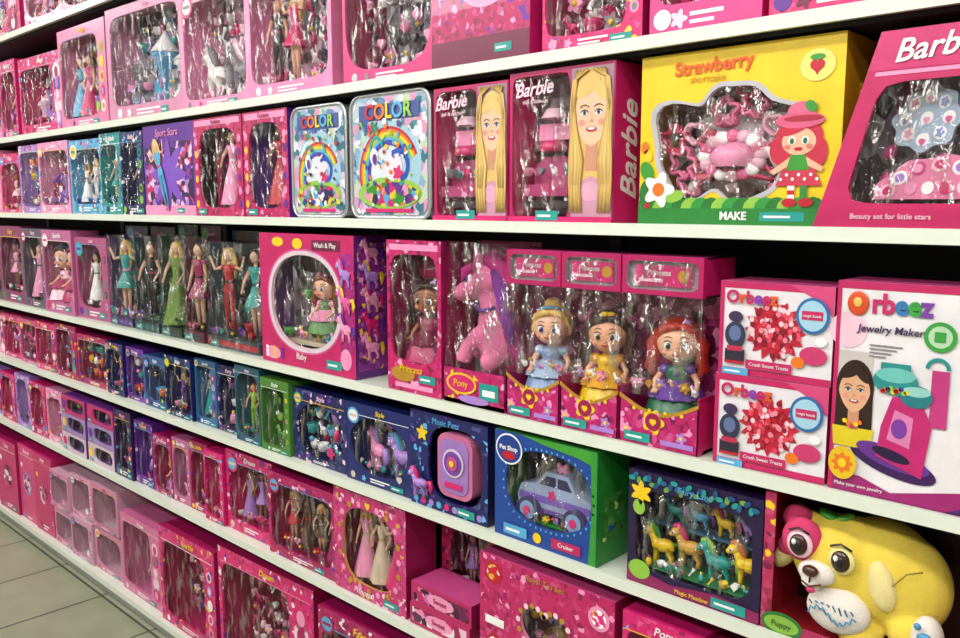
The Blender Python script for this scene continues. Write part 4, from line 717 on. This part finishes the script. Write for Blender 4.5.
bits(mb,.03,.26,.035,.18,.085,random.Random(31),[TEAL,P('A88C20'),GRN,DPUR,LPUR,DBLU],.03); bits(mb,.03,.26,.035,.05,.02,random.Random(32),[YEL,HOT,TEAL,WH],.02)
for k in range(34): mb.disc(.008*k+.008,h-.018+.008*math.sin(k*1.7),.008,.005,-.0014-.0001*k,[TEAL,P('1F5F88'),P('6A9A3A'),P('164A7A')][k%4],12,.7*(k%3))
mb.flat([(0,0),(w_,0),(w_,.022),(.2,.03),(.1,.018),(0,.034)],-.001,P('861A54')); mb.disc(.03,.03,.025,.02,-.002,LGRN,20); mb.polar(.03,.19,star(.026,.013,6),-.002,YEL,48); mb.disc(.026,.16,.014,.016,-.002,LGRN,14); tag(mb,.19,.005,.07,.02,-.003)
mb.box(.02,.265,.02,.09,.030,.035,P('2F7F4A')); mb.box(.02,.265,.055,.09,.112,.117,P('2B5F7A'))
o=mb.obj('pony_figure_set_box'); text(o,'Magic Meadow',.15,.012,.012,YEL,y=-.006); text(o,'Fairy Land',.15,h-.02,.018,SKY,y=-.0060,shear=.2); place(o,-.925,Z4+.001,.008)
# yellow puppy plush in open box
w_,h,d=.40,.255,.16; mb=MB(); RB_=P('A01E28')
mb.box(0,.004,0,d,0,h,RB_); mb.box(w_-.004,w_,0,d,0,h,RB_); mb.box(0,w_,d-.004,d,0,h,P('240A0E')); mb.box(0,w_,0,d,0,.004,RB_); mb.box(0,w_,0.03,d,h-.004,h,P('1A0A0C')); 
mb.rect(0,.02,0,h,-.0005,PRINTED('AE2A56','E8C218','740A40')); mb.rect(w_-.02,w_,0,h,-.0005,P('AE2A56')); mb.rect(0.02,w_-.02,0,.022,-.0005,P('A42454'))
mb.disc(.04,.016,.038,.022,-.002,P('267434'),24); mb.disc(.04,.016,.032,.016,-.003,P('82B242'),24); mb.rect(.15,.24,.002,.02,-.002,SKY)
pk=mb.obj('plush_puppy_box'); text(pk,'Puppy',.04,.016,.015,P('1F5F2A'),y=-.004); place(pk,-.638,Z4+.001,.01)
YP=P('E2C84C',.95,0,0,.10,.7,260); YP2=P('E4D592',.95,0,0,.10,.7,260); PKP=P('CE386A',.9,0,0,.12,.7,260); WP=P('E2DAD2',.95,0,0,.08,.7,260)
mb=MB()
mb.ell(.175,.085,.128,.095,.07,.098,YP,22,16); mb.ell(.205,.085,.118,.085,.062,.092,YP,20,14); mb.ell(.110,.065,.145,.082,.065,.076,YP,22,16)
mb.ell(.058,.06,.19,.03,.03,.028,YP,14,10); mb.ell(.14,.065,.203,.035,.03,.022,YP,14,10)
mb.ell(.235,.05,.055,.035,.04,.035,YP,14,10); mb.ell(.16,.04,.03,.04,.035,.028,YP,14,10)
soft(mb,'puppy_body',pk,.0045,8)
mb=MB(); mb.ell(.024,.05,.135,.018,.028,.040,YP2,14,10,Matrix.Rotation(.5,3,'Y')); mb.ell(.196,.024,.13,.024,.016,.045,YP,14,10,Matrix.Rotation(-.25,3,'Y')); soft(mb,'puppy_ears',pk,.0045,5)
mb=MB(); mb.ell(.062,.016,.178,.036,.022,.040,PKP,18,12,Matrix.Rotation(.2,3,'Y')); mb.ell(.042,.045,.203,.028,.024,.026,PKP,12,10); mb.ell(.028,.038,.15,.018,.02,.02,PKP,12,10); soft(mb,'puppy_eye_patch',pk,.004,5)
mb=MB(); mb.ell(.096,.002,.130,.033,.020,.022,WP,18,12); mb.ell(.09,-.010,.114,.016,.011,.010,WP,12,8); soft(mb,'puppy_muzzle',pk,.0035,4)
mb=MB(); mb.ell(.13,.018,.068,.055,.028,.042,WP,18,12); mb.ell(.268,.03,.06,.026,.028,.040,WP,14,10); soft(mb,'puppy_tummy_and_paw',pk,.004,5)
mb=MB()
for cx,yy,cz,rw in ((.066,-.006,.175,PPK),(.136,.000,.163,P('E8DC8E'))): mb.ell(cx,yy+.003,cz,.023,.007,.025,rw,20,12); mb.ell(cx,yy-.002,cz,.016,.008,.019,P('3A1E14',.15),18,12); mb.ell(cx,yy-.006,cz,.009,.006,.012,BLK,12,8); mb.ell(cx-.005,yy-.011,cz+.007,.0045,.003,.0055,WH,8,6); mb.tube([(cx-.018,yy-.002,cz+.023),(cx,yy-.004,cz+.031),(cx+.018,yy-.002,cz+.023)],.002,BLK,6)
mb.ell(.094,-.021,.140,.014,.009,.010,P('4A2418',.3),14,10); mb.tube([(.094,-.021,.131),(.094,-.023,.120)],.0018,P('5A2A1A'),6); mb.tube([(.078,-.018,.118),(.094,-.023,.113),(.112,-.018,.119)],.0018,P('5A2A1A'),6); mb.ell(.095,-.019,.106,.008,.004,.006,P('CE386A'),10,7)
mb.ell(.095,.055,.217,.022,.014,.008,P('35902E',.8),12,8,Matrix.Rotation(.4,3,'Y')); mb.ell(.12,.055,.220,.018,.012,.007,P('5CA63C',.8),12,8,Matrix.Rotation(-.5,3,'Y'))
for k in range(8): 
    a=k*.9; X=.09+.010*k; mb.tube([(X,-.011,.062+.010*math.sin(a)),(X+.004,-.012,.07+.010*math.sin(a+.4)),(X+.010,-.010,.062+.010*math.sin(a+.9))],.0016,P('3E8EB8'),6)
    mb.tube([(X,-.009,.084),(X+.005,-.009,.078+.006*math.sin(a))],.0014,P('3E8EB8'),6)
mb.tube([(.215,.014,.14),(.235,.016,.165),(.255,.03,.17)],.0015,P('A08420'),6); mb.ell(.268,.003,.045,.012,.006,.014,P('D0782C'),12,8)
mb.ell(.272,.0,.075,.012,.006,.008,P('3E8EB8'),10,7); mb.ell(.26,.002,.09,.006,.004,.006,P('3E8EB8'),8,6)
mb.obj('puppy_face',pk)
# small accessory pouches packed beside the plush
mb=MB(); 
for k in range(6): mb.ell(.345,.06+.006*(k%2),.03+.03*k,.02,.018,.018,[SKY,ORG,YEL,LPK,LGRN,WH][k],12,8)
mb.obj('accessory_pouch',pk)
G('fashion_doll_box',-.22,.15,Z4,.24,HOT,PINKB,'dolls',PKS,seed=75); G('pony_playset_box',.15,.6,Z4,.24,PUR,PURB,'pony',BR,seed=76); G('craft_set_box',.6,1.1,Z4,.24,LPK,PINKB,'bits',BR,seed=77)

for i,(a,b_,h,fr,inn,k,pal,nm) in enumerate([(-7.2,-6.6,.27,HOT,PINKB,'bits',PKS,'craft_set_box'),(-6.6,-6.0,.27,LPK,PINKB,'castle',PKS,'doll_playset_box'),(-6,-5.4,.27,HOT,PINKD,'bits',PKS,'craft_set_box'),(-5.4,-4.8,.27,LPUR,PINKB,'castle',PKS,'doll_playset_box'),
    (-4.8,-4.58,.28,HOT,PINKB,'bits',PKS,'craft_set_box'),(-4.58,-4.37,.28,LPUR,PALEB,'castle',PKS,'doll_playset_box'),(-4.37,-4.17,.28,HOT,PINKB,'mix',PKS,'fashion_doll_box'),(-4.17,-3.97,.28,LPK,PALEB,'bits',PKS,'craft_set_box'),
    (-3.41,-3.26,.285,DPUR,PURB,'dolls',BR,'mini_doll_box'),(-3.26,-3.10,.29,PUR,PURB,'bits',PKS,'craft_set_box'),(-3.10,-2.95,.26,MAG,PURB,'baby',PKS,'baby_doll_box'),(-2.95,-2.82,.265,P('B86090'),DARKB,'dolls',PKS,'fashion_doll_box'),
    (-2.82,-2.69,.28,MAG,PINKD,'dolls',BR,'fashion_doll_box'),(-2.69,-2.56,.27,HOT,DARKB,'dolls',PKS,'fashion_doll_box'),(-2.56,-2.28,.28,HOT,PINKD,'dolls',[LPK,HOT,BEIGE,LPUR,MAG],'fashion_doll_box'),(-2.28,-1.93,.275,MAG,DARKB,'dolls',[BEIGE,MAG,BRN,LPK,RED],'fashion_doll_box')]):
    G(nm,a,b_,Z5,h,fr,inn,k,pal,seed=130+i,d=.12)
for i,(z,h,c,t) in enumerate([(0,.085,P('CCB4C4'),'Mini'),(.087,.085,P('9C80B8'),'Home'),(.174,.08,P('BA246A'),'Pets')]):
    for j,x in enumerate((-3.96,-3.69)):
        mb=MB(); mb.shell(.26,h,.15,c,P('743490'),win=(.15,h/2,sup(.09,h*.34,4)),inner=PURB); bits(mb,.07,.23,.01,h*.8,.05,random.Random(i*3+j),BR,.03); bits(mb,.07,.23,.01,h*.8,.1,random.Random(i*3+j+9),BR,.04); mb.disc(.03,h*.5,.02,.02,-.001,[HOT,YEL,PUR][(i+j)%3],16); tag(mb,.01,.005,.04,.012)
        o=mb.obj('mini_playset_box'); place(o,x+.004*i,Z5+.001+z,.012+.006*j)
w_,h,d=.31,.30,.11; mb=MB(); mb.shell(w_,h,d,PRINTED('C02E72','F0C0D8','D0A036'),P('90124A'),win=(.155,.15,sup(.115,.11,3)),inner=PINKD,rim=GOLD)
for k,(c,hr) in enumerate([(LPK,BLOND),(P('CCBCA4'),DBRN),(HOT,BLOND)]): doll(mb,.085+.07*k,.05,.04,.215,SKIN,hr,c,'long',.3,GOLD,k)
bits(mb,.05,.26,.045,.24,.095,random.Random(14),[GOLD,DMAG,LPK,MAG],.04)
for k in range(20):
    t=2*pi*k/20; f_=sup(.128,.122,3); mb.disc(.155+f_(t)*math.cos(t),.15+f_(t)*math.sin(t),.009,.009,-.0015,[LPK,GOLD][k%2],12)
mb.polar(.155,.28,heart(.02),-.002,YEL,30); tag(mb,.22,.008,.06,.02); o=mb.obj('princess_doll_trio_box'); text(o,'Princess',.13,.018,.024,WH,y=-.003,shear=.3); place(o,-1.925,Z5+.001)
mb=MB(); mb.shell(.22,.30,.1,PRINTED('A61852','E890BC','40102C'),P('760E3E'),win=(.11,.16,sup(.08,.1,2.5)),inner=PINKD); fill(mb,'dolls',.04,.18,.07,.25,.1,random.Random(4),PKS); mb.disc(.06,.03,.03,.015,-.001,LPK,16); o=mb.obj('fashion_doll_box'); text(o,'Dream',.11,.28,.026,LPK,shear=.2); place(o,-1.60,Z5+.001,.13)
for i in range(2):
    mb=MB(); mb.shell(.22,.058,.11,P('B8205E'),P('90124A'),P('C04480')); mb.rect(.01,.21,.01,.048,-.001,PINKB); mb.disc(.11,.03,.05,.018,-.0016,LPK,24); o=mb.obj('jewelry_gift_box'); text(o,'Sweet',.11,.03,.020,MAG,y=-.003); place(o,-1.60+.006*i,Z5+.001+i*.0595,.012)
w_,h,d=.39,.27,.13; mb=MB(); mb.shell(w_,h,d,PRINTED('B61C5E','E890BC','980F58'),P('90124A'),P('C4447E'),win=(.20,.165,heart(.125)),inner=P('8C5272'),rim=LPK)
for k in range(22):
    t=2*pi*k/22; f_=heart(.137); mb.disc(.20+f_(t)*math.cos(t),.165+f_(t)*math.sin(t),.007,.007,-.0015,[PPK,GOLD][k%2],10)
bits(mb,.12,.28,.07,.19,.05,random.Random(8),[GOLD,LPK,WH,LPUR],.03); mb.lathe(.2,.06,[(.03,.07),(.04,.09),(.035,.11)],GOLD,16)
for cx,cz in ((.045,.23),(.35,.22),(.05,.05),(.345,.06)): mb.disc(cx,cz,.028,.028,-.001,[RED,LPK][cx>.2],20); mb.disc(cx,cz,.02,.02,-.0016,BUSY(['D6A63A','C4162B','F4F4F2','DE1C7E'],90),20)
tag(mb,.02,.1,.06,.02,-.002,WH); tag(mb,.3,.11,.05,.022); o=mb.obj('tea_set_box'); text(o,'Royal Tea Set',.2,.25,.02,GOLD,y=-.003,shear=.2); place(o,-1.345,Z5+.001)
for i,(a,b_,h,fr,k) in enumerate([(-.94,-.75,.27,HOT,'bits'),(-.75,-.55,.26,MAG,'dolls'),(-.55,-.2,.26,LPK,'castle'),(-.2,.2,.26,HOT,'dolls'),(.2,.7,.26,PUR,'mix')]): G('fashion_doll_box' if k=='dolls' else 'doll_playset_box',a,b_,Z5,h,fr,PINKB,k,PKS,seed=160+i,d=.13)

for i,(a,b_,h,fr,inn,k,pal,nm,sd) in enumerate([(-7.3,-6.7,.38,HOT,PINKB,None,PKS,'dollhouse_box',MAG),(-6.7,-6.1,.38,HOT,PINKB,'castle',PKS,'doll_playset_box',MAG),(-6.1,-5.45,.38,HOT,PINKB,None,PKS,'dollhouse_box',MAG),(-5.43,-4.91,.38,HOT,PINKB,None,PKS,'dollhouse_box',MAG),(-4.91,-4.64,.39,P('C42C6E'),PINKB,None,PKS,'dollhouse_box',MAG),
    (-4.64,-4.41,.39,P('CE3C78'),PINKB,None,PKS,'dollhouse_box',HOT),(-4.41,-4.18,.40,P('C0286A'),PINKB,None,PKS,'dollhouse_box',HOT)]):
    o=G(nm,a,b_,Z6,h,fr,inn,k,pal,side=sd,seed=180+i,d=.26)
for i,(a,b_,h0,c) in enumerate([(-4.17,-3.96,.18,P('CE84A8')),(-3.96,-3.73,.19,P('D292B2')),(-3.72,-3.46,.2,P('CA7CA0'))]):
    for j in range(2):
        G('vanity_playset_box',a,b_,Z6+j*(h0+.002),h0,c,PALEB,'bits',[LPK,WH,PPK,HOT,SILV,MAG],side=P('CE9EB6'),seed=200+i*2+j,d=.24,title=(j==1),tcol=HOT)
G('doll_vanity_box',-3.44,-3.08,Z6,.34,P('CE6E9C'),PALEB,'castle',[LPK,WH,PPK,GREY,HOT],side=P('C46290'),seed=210,d=.24)
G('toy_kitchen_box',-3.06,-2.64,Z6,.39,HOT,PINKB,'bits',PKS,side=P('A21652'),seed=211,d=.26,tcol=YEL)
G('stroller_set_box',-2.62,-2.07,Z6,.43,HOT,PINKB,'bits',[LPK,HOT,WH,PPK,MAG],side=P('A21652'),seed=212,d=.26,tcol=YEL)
for i,(a,b_,h,fr,k) in enumerate([(-2.03,-1.66,.42,MAG,'castle'),(-1.65,-1.34,.41,HOT,None),(-1.33,-.9,.41,LPK,'castle'),(-.88,-.4,.4,HOT,None),(-.38,.2,.4,MAG,'castle'),(.22,.9,.4,HOT,None)]): G('doll_playset_box' if k else 'dollhouse_box',a,b_,Z6,h,fr,PINKB,k,PKS,seed=220+i,d=.26)

# ------------------------------------------------------------ camera
f=850.0; phi=math.atan(114/850); th=math.radians(43.6)
Fw=Vector((-math.sin(th)*math.cos(phi),math.cos(th)*math.cos(phi),-math.sin(phi)))
cd=bpy.data.cameras.new('camera'); cam=bpy.data.objects.new('camera',cd); S.collection.objects.link(cam); S.camera=cam
cd.sensor_width=36; cd.lens=36*f/960; cd.clip_start=.02
cam.location=(0,-1.4,1.68); cam.rotation_euler=Fw.to_track_quat('-Z','Y').to_euler()
